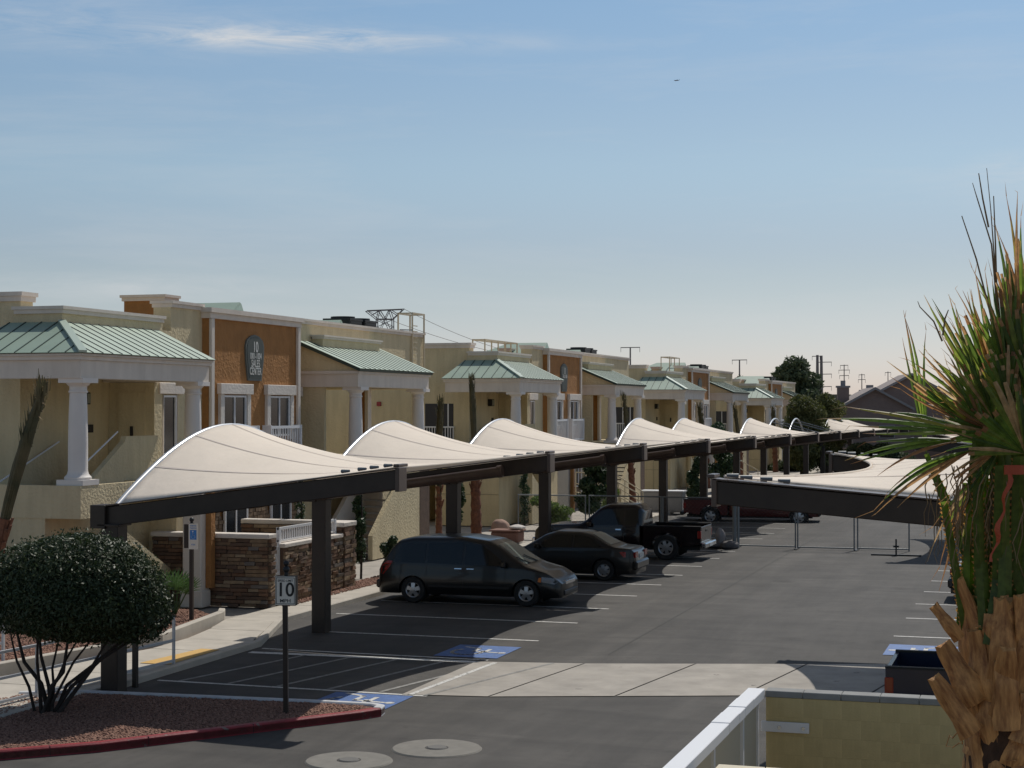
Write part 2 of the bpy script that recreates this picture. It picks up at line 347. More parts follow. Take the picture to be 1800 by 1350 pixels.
# manholes set in round concrete collars
for i, (x, y, r) in enumerate([(-8.24, 22.45, .62), (-9.09, 21.3, .58)]):
    t = thing('manhole', ['round concrete manhole collar farther from the red kerb tip, right one of the pair', 'round concrete manhole collar at the lower edge, left one of the pair'][i], 'manhole', (x, y, 0), .3*i, 'two manhole collars in the lane')
    m_ = MB(); m_.lathe([(0, .02), (r, .02), (r+.02, .002)], 40); m_.build('collar', mat('collar_concrete', (.19, .178, .155), .9, .2, 60, .004, .12, 5), t)
    m_ = MB(); m_.lathe([(0, .034), (.13, .034), (.145, .021)], 20); m_.build('lid', mat('cast_iron_lid', (.13, .125, .115), .8), t)
    m_ = MB(); m_.lathe([(.15, .0225), (.165, .0225)], 20); m_.build('lid_ring', blackm, t)

# ------------------------------------------------------------ the apartment building, built once and copied along the lot
def cap(b, x0, x1, y0, y1, z, h=.2, o=.09):
    b.box(x0-o*.55, x1+o*.55, y0-o*.55, y1+o*.55, z, z+h*.55); b.box(x0-o, x1+o, y0-o, y1+o, z+h*.55+.002, z+h)
def panels(roof, e0, e1, t0, t1, n, name='roof_panel'):
    """standing-seam panels between eave line e0-e1 and top line t0-t1 (t may be a point at one end)"""
    e0, e1, t0, t1 = map(Vector, (e0, e1, t0, t1)); ln = (e1-e0).length
    ev = (e1-e0).normalized(); nrm = (e1-e0).cross(t1-e0).normalized()
    if nrm.z < 0: nrm = -nrm
    a0 = (t0-e0).dot(ev); a1 = (t1-e0).dot(ev)
    perp = (t0-e0)-ev*a0                                     # up-slope vector
    def top(s):                                              # how far up the slope the roof goes at s
        k = 1
        if s < a0: k = min(k, s/a0)
        if s > a1 and ln > a1: k = min(k, (ln-s)/(ln-a1))
        return max(k, .0)
    for i in range(n):
        s0, s1 = ln*i/n, ln*(i+1)/n; cuts = [s0] + [q for q in (a0, a1) if s0 < q < s1] + [s1]
        b = MB(); pl = [e0+ev*s0, e0+ev*s1] + [e0+ev*q+perp*top(q) for q in cuts[::-1]]
        if (pl[-1]-pl[0]).length < .01: pl = pl[:-1]
        b.prism([p+nrm*.012 for p in pl], nrm*.012)
        b.build(name, roofg, roof)
        if i and top(s0) > .03:
            p, q = e0+ev*s0+nrm*.022, e0+ev*s0+perp*top(s0)+nrm*.022; w_ = ev*.014
            m_ = MB(); m_.prism([p-w_, p+w_, q+w_, q-w_], nrm*.018); m_.build('seam', roofd, roof)
colm = MB(); colm.box(-.33, .33, -.33, .33, 0, .12)
colm.lathe([(0, .12), (.29, .12), (.30, .17), (.27, .2), (.235, .24), (.215, .32), (.215, .9), (.205, 1.5), (.185, 2.02), (.21, 2.03), (.21, 2.07), (.19, 2.08), (.19, 2.16), (.24, 2.2), (.27, 2.24)], 28)
colm.box(-.31, .31, -.31, .31, 2.24, 2.345)
colmesh = colm.mesh('column', colw, smooth=True)
def window(parent, x, y0, y1, z0, z1, mull=1, lintel=True, jamb=.2):
    """window in a wall that faces +x; frame proud of the wall, dark pane set back inside it"""
    f = MB(); t = .05; xo, xi = x+.06, x-.01
    f.box(xi, xo, y0, y0+t, z0, z1); f.box(xi, xo, y1-t, y1, z0, z1); f.box(xi, xo, y0+t, y1-t, z1-t, z1); f.box(xi, xo, y0+t, y1-t, z0, z0+t)
    if mull: ym = (y0+y1)/2; f.box(xi, xo-.01, ym-t/2, ym+t/2, z0+t, z1-t)
    w_ = f.build('window', vinyl, parent)
    edges = [y0+t, (y0+y1)/2-t/2, (y0+y1)/2+t/2, y1-t] if mull else [y0+t, y1-t]
    for a, b in zip(edges[::2], edges[1::2]):
        p = MB(); p.box(x+.012, x+.02, a, b, z0+t, z1-t); p.build('pane', glass, w_)
    if lintel:
        m_ = MB(); m_.box(x, x+.14, y0-.3, y1+.3, z1+.03, z1+.32); m_.build('lintel', stucco_w, parent, bevel=.012)
        for a, b in ((y0-jamb-.02, y0-.02), (y1+.02, y1+jamb+.02)):
            m_ = MB(); m_.box(x, x+.09, a, b, z0-.1, z1+.028); m_.build('window_jamb', stucco_w, parent)
stone_ms = [mat('stone_'+n_, c_, .9, .5, 25, .012, .25, 6) for n_, c_ in (('tan', (.20, .135, .082)), ('brown', (.105, .066, .045)), ('grey', (.13, .11, .095)), ('rust', (.15, .085, .052)), ('buff', (.27, .20, .13)))]
STM = {}
def stone_mesh(L_, h, k):
    key = (round(L_, 2), round(h, 3), k)
    if key not in STM:
        rr = random.Random(hash(key) % 9999); b = MB(); q = []
        d = .05+rr.uniform(-.03, .03)
        b.box(0, L_-.012, -d, 0, 0, h-.012); b.v = [(x+rr.uniform(-.01, .01)*(1 if .001 < 1 else 0), y*(1 if y == 0 else rr.uniform(.7, 1.2)), z+rr.uniform(-.006, .006)) for x, y, z in b.v]
        STM[key] = b.mesh('stone', stone_ms[k])
    return STM[key]
def stone_face(parent, org, direction, length, z0, z1, rows, seed, cap_n=290, skip=lambda s, z: False):
    """ledge stones laid on a wall face as single pieces; local x runs along the wall, -y sticks out"""
    rr = random.Random(seed); ang = math.atan2(direction[1], direction[0]); h = (z1-z0)/rows; n = 0
    for r_ in range(rows):
        s = 0
        while s < length-.01:
            L_ = rr.choice([.14, .2, .28, .36, .44, .54]); L_ = min(L_, length-s)
            if length-s-L_ < .1: L_ = length-s
            if not skip(s+L_/2, z0+(r_+.5)*h) and n < cap_n:
                o = link('stone', stone_mesh(L_, h, rr.choice([0, 0, 1, 1, 2, 3, 3, 4])), parent); n += 1
                o.location = (org[0]+direction[0]*s, org[1]+direction[1]*s, z0+r_*h); o.rotation_euler = (0, 0, ang)
            s += L_
    return n
def make_building():
    t = thing('apartment_building', 'x', 'building', (-20, 32, 0), 0, 'apartment buildings along the left side')
    def W(name, m, *boxes, bevel=0):
        b = MB()
        for q in boxes: b.box(*q)
        return b.build(name, m, t, bevel=bevel)
    # ---- main masses
    W('wall', stucco, (-16, -2.8, 2, 2.5, 2.0, 7.3), (-15.98, -2.805, 2.5, 6.3, 2.0, 6.8), (-16, -4.9, 2.002, 6.3, .1, 2.0), (-4.9, -2.802, 4.4, 6.3, .1, 2.0))
    W('wall', stucco, (-15.9, -1.6, 6.302, 8.6, .1, 6.8), (-2.1, -1.6, 6.9, 8.6, 6.8, 7.42))
    W('wall', stucco, (-15.95, -6.5, 14.25, 26.5, .1, 6.9), (-6.5, -2, 14.25, 16, .1, 6.9), (-6.5, -2, 16, 26.5, .1, 3.1), (-6.5, -2, 16, 26.5, 5.5, 6.9), (-2.45, -2, 14.25, 26.5, 6.9, 7.42)); W('wall', stucco, (-4.6, -4.1, 11.5, 17.8, 6.9, 7.5))
    W('orange_bay', stucco_o, (-12, -1.4, 8.6, 14.25, .1, 6.8), (-1.9, -1.4, 8.6, 14.25, 6.8, 7.22))
    b = MB(); cap(b, -15.9, -2.8, 2, 2.5, 7.3, .22); b.build('parapet_cap', trimw, t)
    b = MB(); cap(b, -2.1, -1.6, 6.95, 8.5, 7.42, .17); b.build('parapet_cap', trimw, t)
    b = MB(); cap(b, -1.9, -1.4, 8.62, 14.23, 7.22, .28, .15); b.build('parapet_cap', trimw, t)
    b = MB(); cap(b, -2.45, -2, 14.5, 26.4, 7.42, .16); cap(b, -4.6, -4.1, 11.5, 17.8, 7.5, .14); b.build('parapet_cap', trimw, t)
    W('corner_trim', trimw, (-1.4, -1.31, 8.6, 8.78, .1, 7.215), bevel=.015); W('corner_trim', trimw, (-1.4, -1.31, 14.07, 14.25, .1, 7.215), bevel=.015)
    # parapet box behind the porch roof
    W('wall', stucco, (-2.798, -1.5, 1.7, 6.3, 6.1, 6.98)); b = MB(); cap(b, -2.7, -1.5, 1.7, 6.25, 6.98, .17); b.build('parapet_cap', trimw, t)
    # orange chimney block, roof ridges
    W('chimney', stucco_o, (-4.5, -3.25, 9.5, 10.2, 6.6, 7.78)); b = MB(); cap(b, -4.5, -3.25, 9.5, 10.2, 7.78, .17); b.build('chimney_cap', trimw, t)
    for x0, x1, y in ((-4.6, -2.7, 13), (-5.4, -3.8, 23)):
        b = MB(); b.add([(x0-1.4, y-1.6, 7.25), (x1+.25, y-1.6, 7.25), (x1, y, 7.93), (x0, y, 7.93), (x0-1.4, y+.1, 7.1), (x1+.25, y+.1, 7.1), (x1, y+.1, 7.88), (x0, y+.1, 7.88)], [(0,1,2,3),(4,7,6,5),(0,4,5,1),(3,2,6,7),(0,3,7,4),(1,5,6,2)]); b.build('rear_roof', roofg, t)
    # ---- orange bay windows
    for a, c_ in ((9.36, 10.72), (12.22, 13.55)):
        window(t, -1.4, a, c_, 4.0, 5.16)
        window(t, -1.34, a, c_, 1.1, 2.2, lintel=False)
        r_ = MB(); r_.box(-1.2, -1.14, a-.35, c_+.35, 4.22, 4.3); r_.box(-1.2, -1.14, a-.35, c_+.35, 3.32, 3.38)
        for k in range(13): y = a-.33+k*(c_-a+.62)/12; r_.box(-1.185, -1.155, y, y+.035, 3.38, 4.22)
        r_.box(-1.4, -1.12, a-.38, a-.32, 3.3, 4.32); r_.box(-1.4, -1.12, c_+.32, c_+.38, 3.3, 4.32); r_.build('balcony_rail', vinyl, t)
    window(t, -1.6, 6.42, 7.12, 3.6, 5.14, mull=0, jamb=0); window(t, -2.0, 16.4 if 0 else 14.75, 15.3, 3.6, 5.14, mull=0, jamb=0)
    # ground-floor stone skin of the bay, too many stones to pick: one joined part
    rr = random.Random(3); b = MB(); z = .1
    while z < 2.9:
        h = rr.uniform(.08, .14); y = 8.79
        while y < 14.05:
            l_ = min(rr.uniform(.12, .4), 14.06-y); zc = z+h/2
            inw = any(a-.04 < y+l_/2 < c_+.04 and 1.06 < zc < 2.24 for a, c_ in ((9.36, 10.72), (12.22, 13.55)))
            if not inw: b.box(-1.4, -1.36+rr.uniform(0, .04), y, y+l_-.015, z, z+h-.012)
            y += l_
        z += h
    b.build('stone_skin', stone_ms[0], t, kind='stuff')
    # ---- plaque
    b = MB(); pl = [(-.38, 0), (.38, 0), (.62, 1.0), (.6, 1.02)]
    out_ = [(-.42, -.02), (.42, -.02), (.55, .55), (.58, .95), (.5, 1.12), (.25, 1.24), (0, 1.28), (-.25, 1.24), (-.5, 1.12), (-.58, .95), (-.55, .55)]
    b.prism([(-1.4, 11.27+u, 5.6+v_) for u, v_ in out_], (.05, 0, 0)); pq = b.build('name_plaque', mat('plaque_rim', (.12, .13, .115), .6), t)
    b = MB(); b.prism([(-1.35, 11.27+u*.88, 5.66+v_*.92) for u, v_ in out_], (.012, 0, 0)); b.build('plaque_face', mat('plaque_green', (.055, .065, .055), .6), pq)
    # ---- porch A: stairs, parapets, columns, hip roof
    W('porch_wall', stucco, (-.14, 0, .1, 1.75, 2.4, 3.12), (-4.5, -.14, .1, .24, 2.4, 3.12), (-4.5, -.14, .24, 1.7, 2.4, 2.55), (-4.5, -.14, 3.4, 6.1, 2.85, 3.1), (-.14, 0, 1.75, 6.1, 2.7, 3.12))
    W('porch_lower_wall', stucco, (-3.6, -.9, .12, 5.6, .1, 2.398), (-.9, -.15, 4.6, 6.1, .1, 2.69))
    b = MB(); b.prism([(-.16, 1.75, .1), (-.16, 1.75, 2.14), (-.16, 4.05, .98), (-.16, 4.05, .1)], (.15, 0, 0)); b.build('stair_parapet', stucco, t)
    b = MB(); b.prism([(-1.0, 1.0, 2.5), (-1.0, 1.6, 2.95), (-1.0, 3.4, 4.02), (-1.0, 3.45, 4.14), (-1.0, 4.95, 4.14), (-1.0, 4.95, 2.5)], (.14, 0, 0)); b.build('stair_parapet', stucco, t)
    b = MB()
    for k in range(9): b.box(-2.4, -1.0, 1.3+.27*k, 1.3+.27*(k+1), 2.5, 2.6+.065*k)
    b.build('stair_flight', conc, t)
    b = MB(); b.tube([(-2.72, 1.0, 3.1), (-2.72, 3.5, 4.0)], .022); b.tube([(-1.06, 1.3, 3.2), (-1.06, 3.4, 4.25)], .02); b.build('stair_handrail', vinyl, t)
    W('porch_end_wall', stucco, (-2.8, -1.5, 5.9, 6.3, 2.3, 5.45)); W('entry_door', stucco, (-2.5, -1.75, 5.86, 5.9, 3.1, 5.2))
    W('call_box', blackm, (-2.15, -2.08, 5.82, 5.86, 4.1, 4.35))
    W('number_plate', blackm, (-2.8, -2.77, 4.9, 5.12, 4.2, 4.4))
    b = MB(); b.box(-2.8, -2.62, 4.4, 4.75, 4.9, 5.2); lp = b.build('porch_lamp', blackm, t, bevel=.01)
    b = MB(); b.box(-2.61, -2.6, 4.43, 4.56, 4.93, 5.17); b.box(-2.61, -2.6, 4.59, 4.72, 4.93, 5.17); b.build('lamp_glass', mat('lamp_pane', (.25, .26, .2), .3), lp)
    W('entablature', trimw, (-.55, -.05, .15, 6.05, 5.46, 5.86), (-3.2, -.55, .15, .6, 5.46, 5.86), (-2.8, -.55, 5.6, 6.05, 5.46, 5.86))
    W('porch_ceiling', stucco, (-2.8, -.55, .6, 5.6, 5.6, 5.7))
    W('cornice', trimw, (-3.25, 0, .08, 6.08, 5.862, 5.95), (-3.3, .06, .03, 6.12, 5.952, 6.0))
    for y in (.5, 5.72):
        o = link('column', colmesh, t); o.location = (-.32, y, 3.12)
    ro = MB(); ro.add([(.1, 0, 6.0), (.1, 6.1, 6.0), (-1.5, 6.1, 6.76), (-1.5, 1.7, 6.76), (-2.9, 1.7, 6.76), (-3.3, 0, 6.0), (-3.3, 6.1, 6.0)],
        [(0, 1, 2, 3), (5, 0, 3, 4), (1, 0, 5, 6), (1, 6, 4, 3, 2), (6, 5, 4)])
    roof = ro.build('porch_roof', roofd, t)
    panels(roof, (.1, 0, 6.0), (.1, 6.1, 6.0), (-1.5, 1.7, 6.76), (-1.5, 6.1, 6.76), 15)
    panels(roof, (-3.3, 0, 6.0), (.1, 0, 6.0), (-2.9, 1.7, 6.76), (-1.5, 1.7, 6.76), 8)
    b = MB(); b.bar((.12, -.02, 6.04), (-1.5, 1.7, 6.81), .17, .05); b.build('hip_cap', mat('pale_green_metal', (.40, .48, .40), .4), roof)
    # ---- front pillar and ochre downpipe under the second column
    W('pillar', stucco_w, (.46, .95, 3.78, 4.2, .1, 2.95), bevel=.02); W('pillar_foot', stucco_w, (.42, .99, 3.74, 4.2, .1, .5), bevel=.02)
    W('ochre_pilaster', stucco_o, (.955, 1.1, 4.0, 4.2, .55, 2.9))
    # ---- porch B
    W('porch_ceiling', stucco, (-2, -.55, 16, 21.6, 5.6, 5.7))
    W('entablature', trimw, (-.55, -.05, 15.65, 21.8, 5.46, 5.86), (-2, -.55, 15.65, 16.0, 5.46, 5.86), (-2, -.55, 21.45, 21.8, 5.46, 5.86))
    W('cornice', trimw, (-2, 0, 15.58, 21.86, 5.862, 5.95))
    b = MB(); b.prism([(-2, 15.66, 5.952), (-.02, 15.66, 5.952), (-2, 15.66, 6.76)], (0, .15, 0)); b.build('gable_wall', stucco, t)
    b = MB(); b.prism([(-2, 15.5, 6.77), (.06, 15.5, 5.93), (.08, 15.5, 6.0), (-2, 15.5, 6.86)], (0, 6.4, 0)); roof2 = b.build('porch_roof', roofd, t)
    panels(roof2, (.1, 15.46, 6.0), (.1, 21.94, 6.0), (-2, 15.46, 6.87), (-2, 21.94, 6.87), 16)
    W('wall', stucco, (-1.998, -1.6, 16.5, 21.2, 6.6, 6.98)); b = MB(); cap(b, -1.9, -1.6, 16.5, 21.2, 6.98, .12); b.build('parapet_cap', trimw, t)
    for y in (16.1, 21.5):
        o = link('column', colmesh, t); o.location = (-.32, y, 3.12)
    W('porch_wall', stucco, (-2, 0, 15.7, 21.8, 2.75, 3.12)); W('recess_wall', stucco, (-2, -1.2, 15.72, 15.86, 3.12, 5.46), (-6.4, -6.3, 16, 26, 3.1, 5.5))
    b = MB(); b.prism([(-.15, 16.7, .1), (-.15, 16.7, .85), (-.15, 18.5, 2.15), (-.15, 19.3, 2.748), (-.15, 20.8, 2.748), (-.15, 20.8, .1)], (.15, 0, 0)); b.build('stair_parapet', stucco, t)
    b = MB(); b.prism([(-1.45, 16.3, .1), (-1.45, 16.3, .95), (-1.45, 18.5, 2.45), (-1.45, 18.9, 2.748), (-1.45, 20.8, 2.748), (-1.45, 20.8, .1)], (.13, 0, 0)); b.build('stair_parapet', trimw, t)
    for k in range(9):
        b = MB(); b.box(-1.3, -.16, 16.9+.28*k, 17.2+.28*k, .26+.19*k, .31+.19*k); b.build('stair_tread', conc2, t)
    W('stone_pier', stone_ms[1], (-.5, 0, 20.85, 21.75, .1, 2.74)); W('fire_bell', redp, (-6.9, -6.72, 1.93, 1.99, 4.9, 5.08)); W('orange_return', stucco_o, (-3.12, -2.8, 22.8, 23.1, 3.1, 5.5)); W('orange_return_trim', trimw, (-2.798, -2.68, 22.78, 23.1, 3.1, 5.5))
    # ---- balcony opening facing the camera: flat panel, interior shade put into its colour
    W('balcony_shade_panel', mat('interior_shade', (.03, .03, .035), .6), (-4.75, -3.5, 1.985, 2.0, 3.12, 5.0))
    f = MB(); f.box(-4.2, -4.15, 1.96, 1.985, 3.12, 5.0); f.box(-3.75, -3.7, 1.96, 1.985, 3.12, 5.0); f.build('sliding_door_frame', vinyl, t)
    f = MB(); f.box(-4.8, -3.45, 1.9, 1.96, 4.0, 4.06); f.box(-4.8, -3.45, 1.9, 1.96, 3.14, 3.19)
    for k in range(12): f.box(-4.78+k*.116, -4.745+k*.116, 1.915, 1.945, 3.19, 4.0)
    f.build('balcony_rail', vinyl, t)
    # scored joints in the plain end walls (flat strips, groove shade put into their colour)
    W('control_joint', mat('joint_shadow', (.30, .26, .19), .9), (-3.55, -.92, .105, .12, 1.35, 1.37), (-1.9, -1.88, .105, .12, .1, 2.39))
    # roof units
    for y in (24.1, 25.5):
        a = thing_part_ac(t, (-4.2, y, 7.1))
    return t
def thing_part_ac(t, loc):
    b = MB(); b.box(-.5, .5, -.55, .55, 0, .85); b.box(-.53, .53, -.58, .58, .85, .92)
    for k in range(9): b.box(.5, .52, -.5, .5, .08+.085*k, .12+.085*k)
    o = b.build('rooftop_cooler', blackm, t, bevel=0); o.location = loc
    b = MB(); b.lathe([(.44, .92), (.44, 1.0), (.4, 1.0), (.4, .93), (.12, .93), (.12, .99), (0, .99)], 24); b.build('fan_ring', blackm, o)
    return o
lbls = ['cream two-storey apartment building nearest the camera, with the sales center plaque on its orange bay',
        'second cream apartment building from the camera, its plaque half lost in shade',
        'third cream apartment building along the row, past the second green porch roofs',
        'farthest cream apartment building of the row, half hidden by the feathery green tree']
B = [make_building()]
for k in range(1, 4):
    c_ = copy_tree(B[0]); c_.location = (-20, 32+32*k, [0, 0, -.12, -.42][k]); B.append(c_)
for k, o in enumerate(B):
    o['label'] = lbls[k]
    for c_ in o.children:
        if k and c_.name.split('.')[0] in ('chimney', 'chimney_cap'): c_.location = (0, 7.6, -.25)
lett = mat('plaque_lettering', (.62, .62, .58), .6)
ROT = (R(90), 0, R(90))
def plaque_text(b, lines):
    pq = [c for c in b.children if c.name.startswith('name_plaque')][0]
    for s, size, z, fx in lines: put_text(s, size, lett, pq, (-1.333, 11.27, z), ROT, (fx, 1), .003)
plaque_text(B[0], [('10', .42, 6.52, .80), ('1001-1004', .24, 6.27, .72), ('SALES', .29, 6.06, .72), ('CENTER', .29, 5.84, .68)])
plaque_text(B[1], [('11', .42, 6.52, .80), ('1101-1104', .24, 6.27, .72)])
ladm = mat('beige_paint', (.55, .47, .33), .7)
def roof_rail(b, x, y0, y1, z0, z1, n, name='roof_ladder_rail'):
    m_ = MB(); x1 = x-.55
    for k in range(n):
        y = y0+(y1-y0)*k/(n-1); m_.bar((x, y, z0), (x, y, z1), .05, .05)
        if k in (0, n-1): m_.bar((x1, y, z0), (x1, y, z1), .05, .05); m_.bar((x, y, z1), (x1, y, z1), .05, .05)
    m_.bar((x, y0-.02, z1), (x, y1+.02, z1), .06, .06); m_.bar((x1, y0, z1), (x1, y1, z1), .06, .06)
    m_.build(name, ladm, b)
roof_rail(B[0], -1.93, 25.15, 26.35, 6.1, 8.25, 2)
m_ = MB()
for k in range(9): m_.bar((-1.93, 25.15, 6.2+.2*k), (-1.93, 25.65, 6.2+.2*k), .03, .03)
m_.build('ladder_rung', ladm, B[0])
roof_rail(B[1], -3.0, 4.6, 9.2, 7.1, 7.75, 6); roof_rail(B[2], -3.0, 9.6, 12.6, 7.1, 8.2, 3)
m_ = MB(); m_.box(-5.2, -3.2, 15.6, 16.3, 7.4, 7.66); m_.build('roof_duct', galv, B[0])
m_ = MB(); m_.bar((-1.95, 24.0, 7.6), (-1.95, 25.2, 7.64), .04, .04); m_.build('roof_pipe', galv, B[0])

# ------------------------------------------------------------ stone walls of the patio
def stone_wall(label, loc, boxes, faces, capb, seed):
    t = thing('stone_wall', label, 'wall', loc, 0, 'patio walls faced with ledge stone')
    b = MB()
    for q in boxes: b.box(*q)
    b.build('core', stone_ms[1], t)
    for f in faces: stone_face(t, *f)
    for q in capb:
        m_ = MB(); m_.box(*q); m_.build('coping', stucco_w, t, bevel=.015)
    return t
stone_wall('ledge-stone patio wall facing the camera, left of the white gate', (-20.6, 36.3, .1),
    [(0, 3.05, 0, .28, 0, 1.62)],
    [((0, 0), (1, 0), 1.3, 0, 1.62, 18, 1, 110), ((1.55, 0), (1, 0), 1.5, 0, 1.62, 18, 2, 150), ((3.05, 0), (0, 1), .28, 0, 1.62, 18, 5, 38)], [(-.05, 3.1, -.08, .34, 1.62, 1.73)], 1)
t = stone_wall('long ledge-stone patio wall running beside the pavement, white rail on its top', (-17.5, 37.0, .1),
    [(-.28, 0, 0, 3.5, 0, 1.36)], [((0, 0), (0, 1), 3.5, 0, 1.36, 15, 3, 290)], [(-.33, .06, -.04, 3.5, 1.36, 1.46)], 2)
b = MB(); b.box(-.17, -.12, 0, 3.4, 1.78, 1.84); b.box(-.17, -.12, 0, 3.4, 1.5, 1.54)
for k in range(27): b.box(-.16, -.13, .02+k*.128, .055+k*.128, 1.54, 1.78)
b.box(-.19, -.1, 3.32, 3.4, 1.46, 1.84); b.box(-.19, -.1, 0, .08, 1.46, 1.84); b.build('top_rail', vinyl, t)
stone_wall('stone pier and back patio wall with pale coping, beside the dark cypress shrub', (-20.6, 41.0, .1),
    [(0, 3.12, 0, .3, 0, 1.62), (2.3, 3.12, -.45, -.002, 0, 1.62)], [((0, 0), (1, 0), 2.3, 0.7, 1.62, 9, 6, 80), ((2.3, -.45), (1, 0), .82, 0, 1.62, 14, 7, 60), ((3.12, -.45), (0, 1), .75, 0, 1.62, 14, 8, 60)],
    [(-.05, 3.17, 0, .36, 1.62, 1.74), (2.24, 3.18, -.52, -.003, 1.62, 1.738)], 3)
t = thing('patio_gate', 'white picket patio gate between the two stone walls', 'gate', (-17.62, 36.62, .1))
b = MB(); b.box(-.02, .03, 0, .36, 1.38, 1.44); b.box(-.02, .03, 0, .36, .1, .15); b.box(-.02, .03, 0, .36, .75, .8)
b.box(-.03, .04, 0, .05, 0, 1.5); b.box(-.03, .04, .31, .36, 0, 1.5); b.build('gate_frame', vinyl, t)
for k in range(4):
    b = MB(); b.box(-.01, .02, .075+k*.062, .105+k*.062, .15, 1.38); b.build('picket', vinyl, t)

# ------------------------------------------------------------ tensile shade canopies
def zs(y): return -max(0, y-45)*.0055
def make_canopy(label, y, pitch=8.45, rootx=-14.9, tipx=-9.78, zr=3.14, zt=3.84, rise=1.3, fab=True, arch=True, pipe=True, sag=.75, pw=1.75, tipx2=None, group='canopies over the left row of stalls', yaw=0, endbeam=False, detail=True):
    t = thing('shade_canopy', label, 'canopy', (rootx, y, zs(y)), 0, group)
    W_ = tipx-rootx; s = 1 if W_ > 0 else -1; dz = zt-zr; hh = .33
    for yy in ([0, pitch] if endbeam else [0]):
        b = MB(); b.box(-.16, .16, yy-.16, yy+.16, -1, zr-.28); b.box(-.21, .21, yy-.21, yy+.21, zr-.30, zr-.26); b.build('post', darkm, t, bevel=.012)
        b = MB(); b.prism([(-.22*s, yy-.13, zr-hh), (W_, yy-.13, zt-hh*.95), (W_, yy-.13, zt), (-.22*s, yy-.13, zr)], (0, .26, 0)); be = b.build('beam', darkm, t, bevel=.012)
        b = MB(); b.prism([(-.3*s, yy-.17, zr+.004), (W_, yy-.17, zt+.012), (W_, yy-.17, zt+.03), (-.3*s, yy-.17, zr+.024)], (0, .34, 0)); b.build('beam_flange', brownm, t)
        b = MB(); b.box(W_-.02, W_+.05, yy-.17, yy+.17, zt-hh-.02, zt+.03); b.box(W_-.1, W_+.0, yy-.05, yy+.35, zt+.032, zt+.08); b.build('tip_plate', brownm, t, bevel=.008)
        b = MB(); b.box(-.34 if s > 0 else .06, -.06 if s > 0 else .34, yy-.21, yy+.21, zr-.34, zr+.05); b.build('root_block', darkm, t, bevel=.01)
        if detail:
            for k, (dx, dy) in enumerate(((-.15, .04), (-.35, -.05), (-.6, .05), (-.85, -.04))):
                b = MB(); z_ = zt+(dx/abs(W_))*dz+.09
                b.tube([(W_+s*dx, yy+dy, z_-.01), (W_+s*(dx-.15), yy+dy+.05, z_-.02)], [.02, .032], 8); b.build('turnbuckle', galv, t, smooth=True)
    if pipe:
        b = MB(); x1 = W_-s*1.05; e = x1/W_
        b.tube([(0, -.26, zr-.2), (x1, -.26, zr-.2+dz*e)], .105, 16); b.tube([(x1, -.26, zr-.2+dz*e), (x1+s*.10, -.26, zr-.2+dz*(e+.02))], .128, 16); b.build('round_brace', brownm, t, smooth=True)
    if arch:
        pts = []
        for k in range(25):
            v_ = k/24; pts.append((-.02*s, .12+v_*(pitch-.24), zr+rise*(math.sin(math.pi*v_)**.95)+.03))
        b = MB(); b.tube(pts, .05, 10); b.build('arch', mat('arch_tube', (.62, .62, .62), .3, metal=.5) , t, smooth=True)
        if not fab:
            for k in (8, 16):
                b = MB(); p = pts[k]; b.tube([(p[0], p[1], p[2]), (W_*.55, p[1], zr+dz*.55)], .03, 6); b.build('stay', galv, t)
    if fab:
        nu, nv = 36, 40; vs = []
        def S(u, v_):
            a = math.sin(math.pi*v_)**.95 if 0 < v_ < 1 else 0
            Wv = W_ if tipx2 is None else W_+(tipx2-tipx)*v_
            edge = Wv-s*sag*(4*v_*(1-v_))**.85
            x = u*(edge-s*.12)+s*.02; z = zr+dz*(x/W_) + rise*a*(1-u)**pw + .05 - .07*a*math.sin(math.pi*u)*0
            yy = .16+v_*(pitch-.32)
            yy += (.5-v_)*.30*math.sin(math.pi*u)
            return (x, yy, z)
        vs = [S(i/nu, j/nv) for i in range(nu+1) for j in range(nv+1)]
        fs = [(i*(nv+1)+j, i*(nv+1)+j+1, (i+1)*(nv+1)+j+1, (i+1)*(nv+1)+j) for i in range(nu) for j in range(nv)]
        b = MB(); b.add(vs, fs); f = b.build('fabric', fabric, t, smooth=True)
        md = f.modifiers.new('cloth', 'SOLIDIFY'); md.thickness = .006
        for v0 in (.14, .32, .5, .68, .86):
            m_ = MB(); pp = [Vector(S(i/nu, v0))+Vector((0, 0, .007)) for i in range(nu+1)]; qq = [Vector(S(i/nu, v0+.006))+Vector((0, 0, .007)) for i in range(nu+1)]
            m_.add(pp+qq, [(i, i+1, nu+2+i, nu+1+i) for i in range(nu)]); m_.build('seam', seam, f)
        m_ = MB(); m_.tube([Vector(S(1, j/nv))+Vector((0, 0, .005)) for j in range(nv+1)], .02, 8); m_.build('edge_hem', fabric, f, smooth=True)
    return t
cl = ['nearest shade canopy on the left, its beam crossing in front of the stone walls', 'second shade canopy on the left, reaching over the dark grey minivan',
 'third shade canopy on the left, over the dark sedan', 'fourth shade canopy on the left, fabric lying nearly flat over the black pickup', 'fifth shade canopy on the left, with a tall arched hood above the fence line',
 'sixth shade canopy on the left, arched hood next to the fifth one', 'seventh shade canopy on the left, flat fabric between arched hoods', 'eighth shade canopy on the left, last arched hood before the bare hoops',
 'first bare hoop frame without fabric, near the feathery tree', 'second bare hoop frame without fabric, right of the first hoop', 'unroofed beam bay beyond the bare hoops', 'far pale canopy with a small hood, left one behind the bare hoops', 'farthest pale canopy hood, right one near the brown houses']
for i in range(13):
    y = 24.95+8.45*i
    flat = i in (3, 6, 10); bare = i in (8, 9, 10)
    make_canopy(cl[i], y, rise=(.12 if flat else 1.3), fab=not bare, arch=not flat, pipe=(i > 0), endbeam=(i == 12), detail=i < 6)
G2 = 'canopies over the right row of stalls'
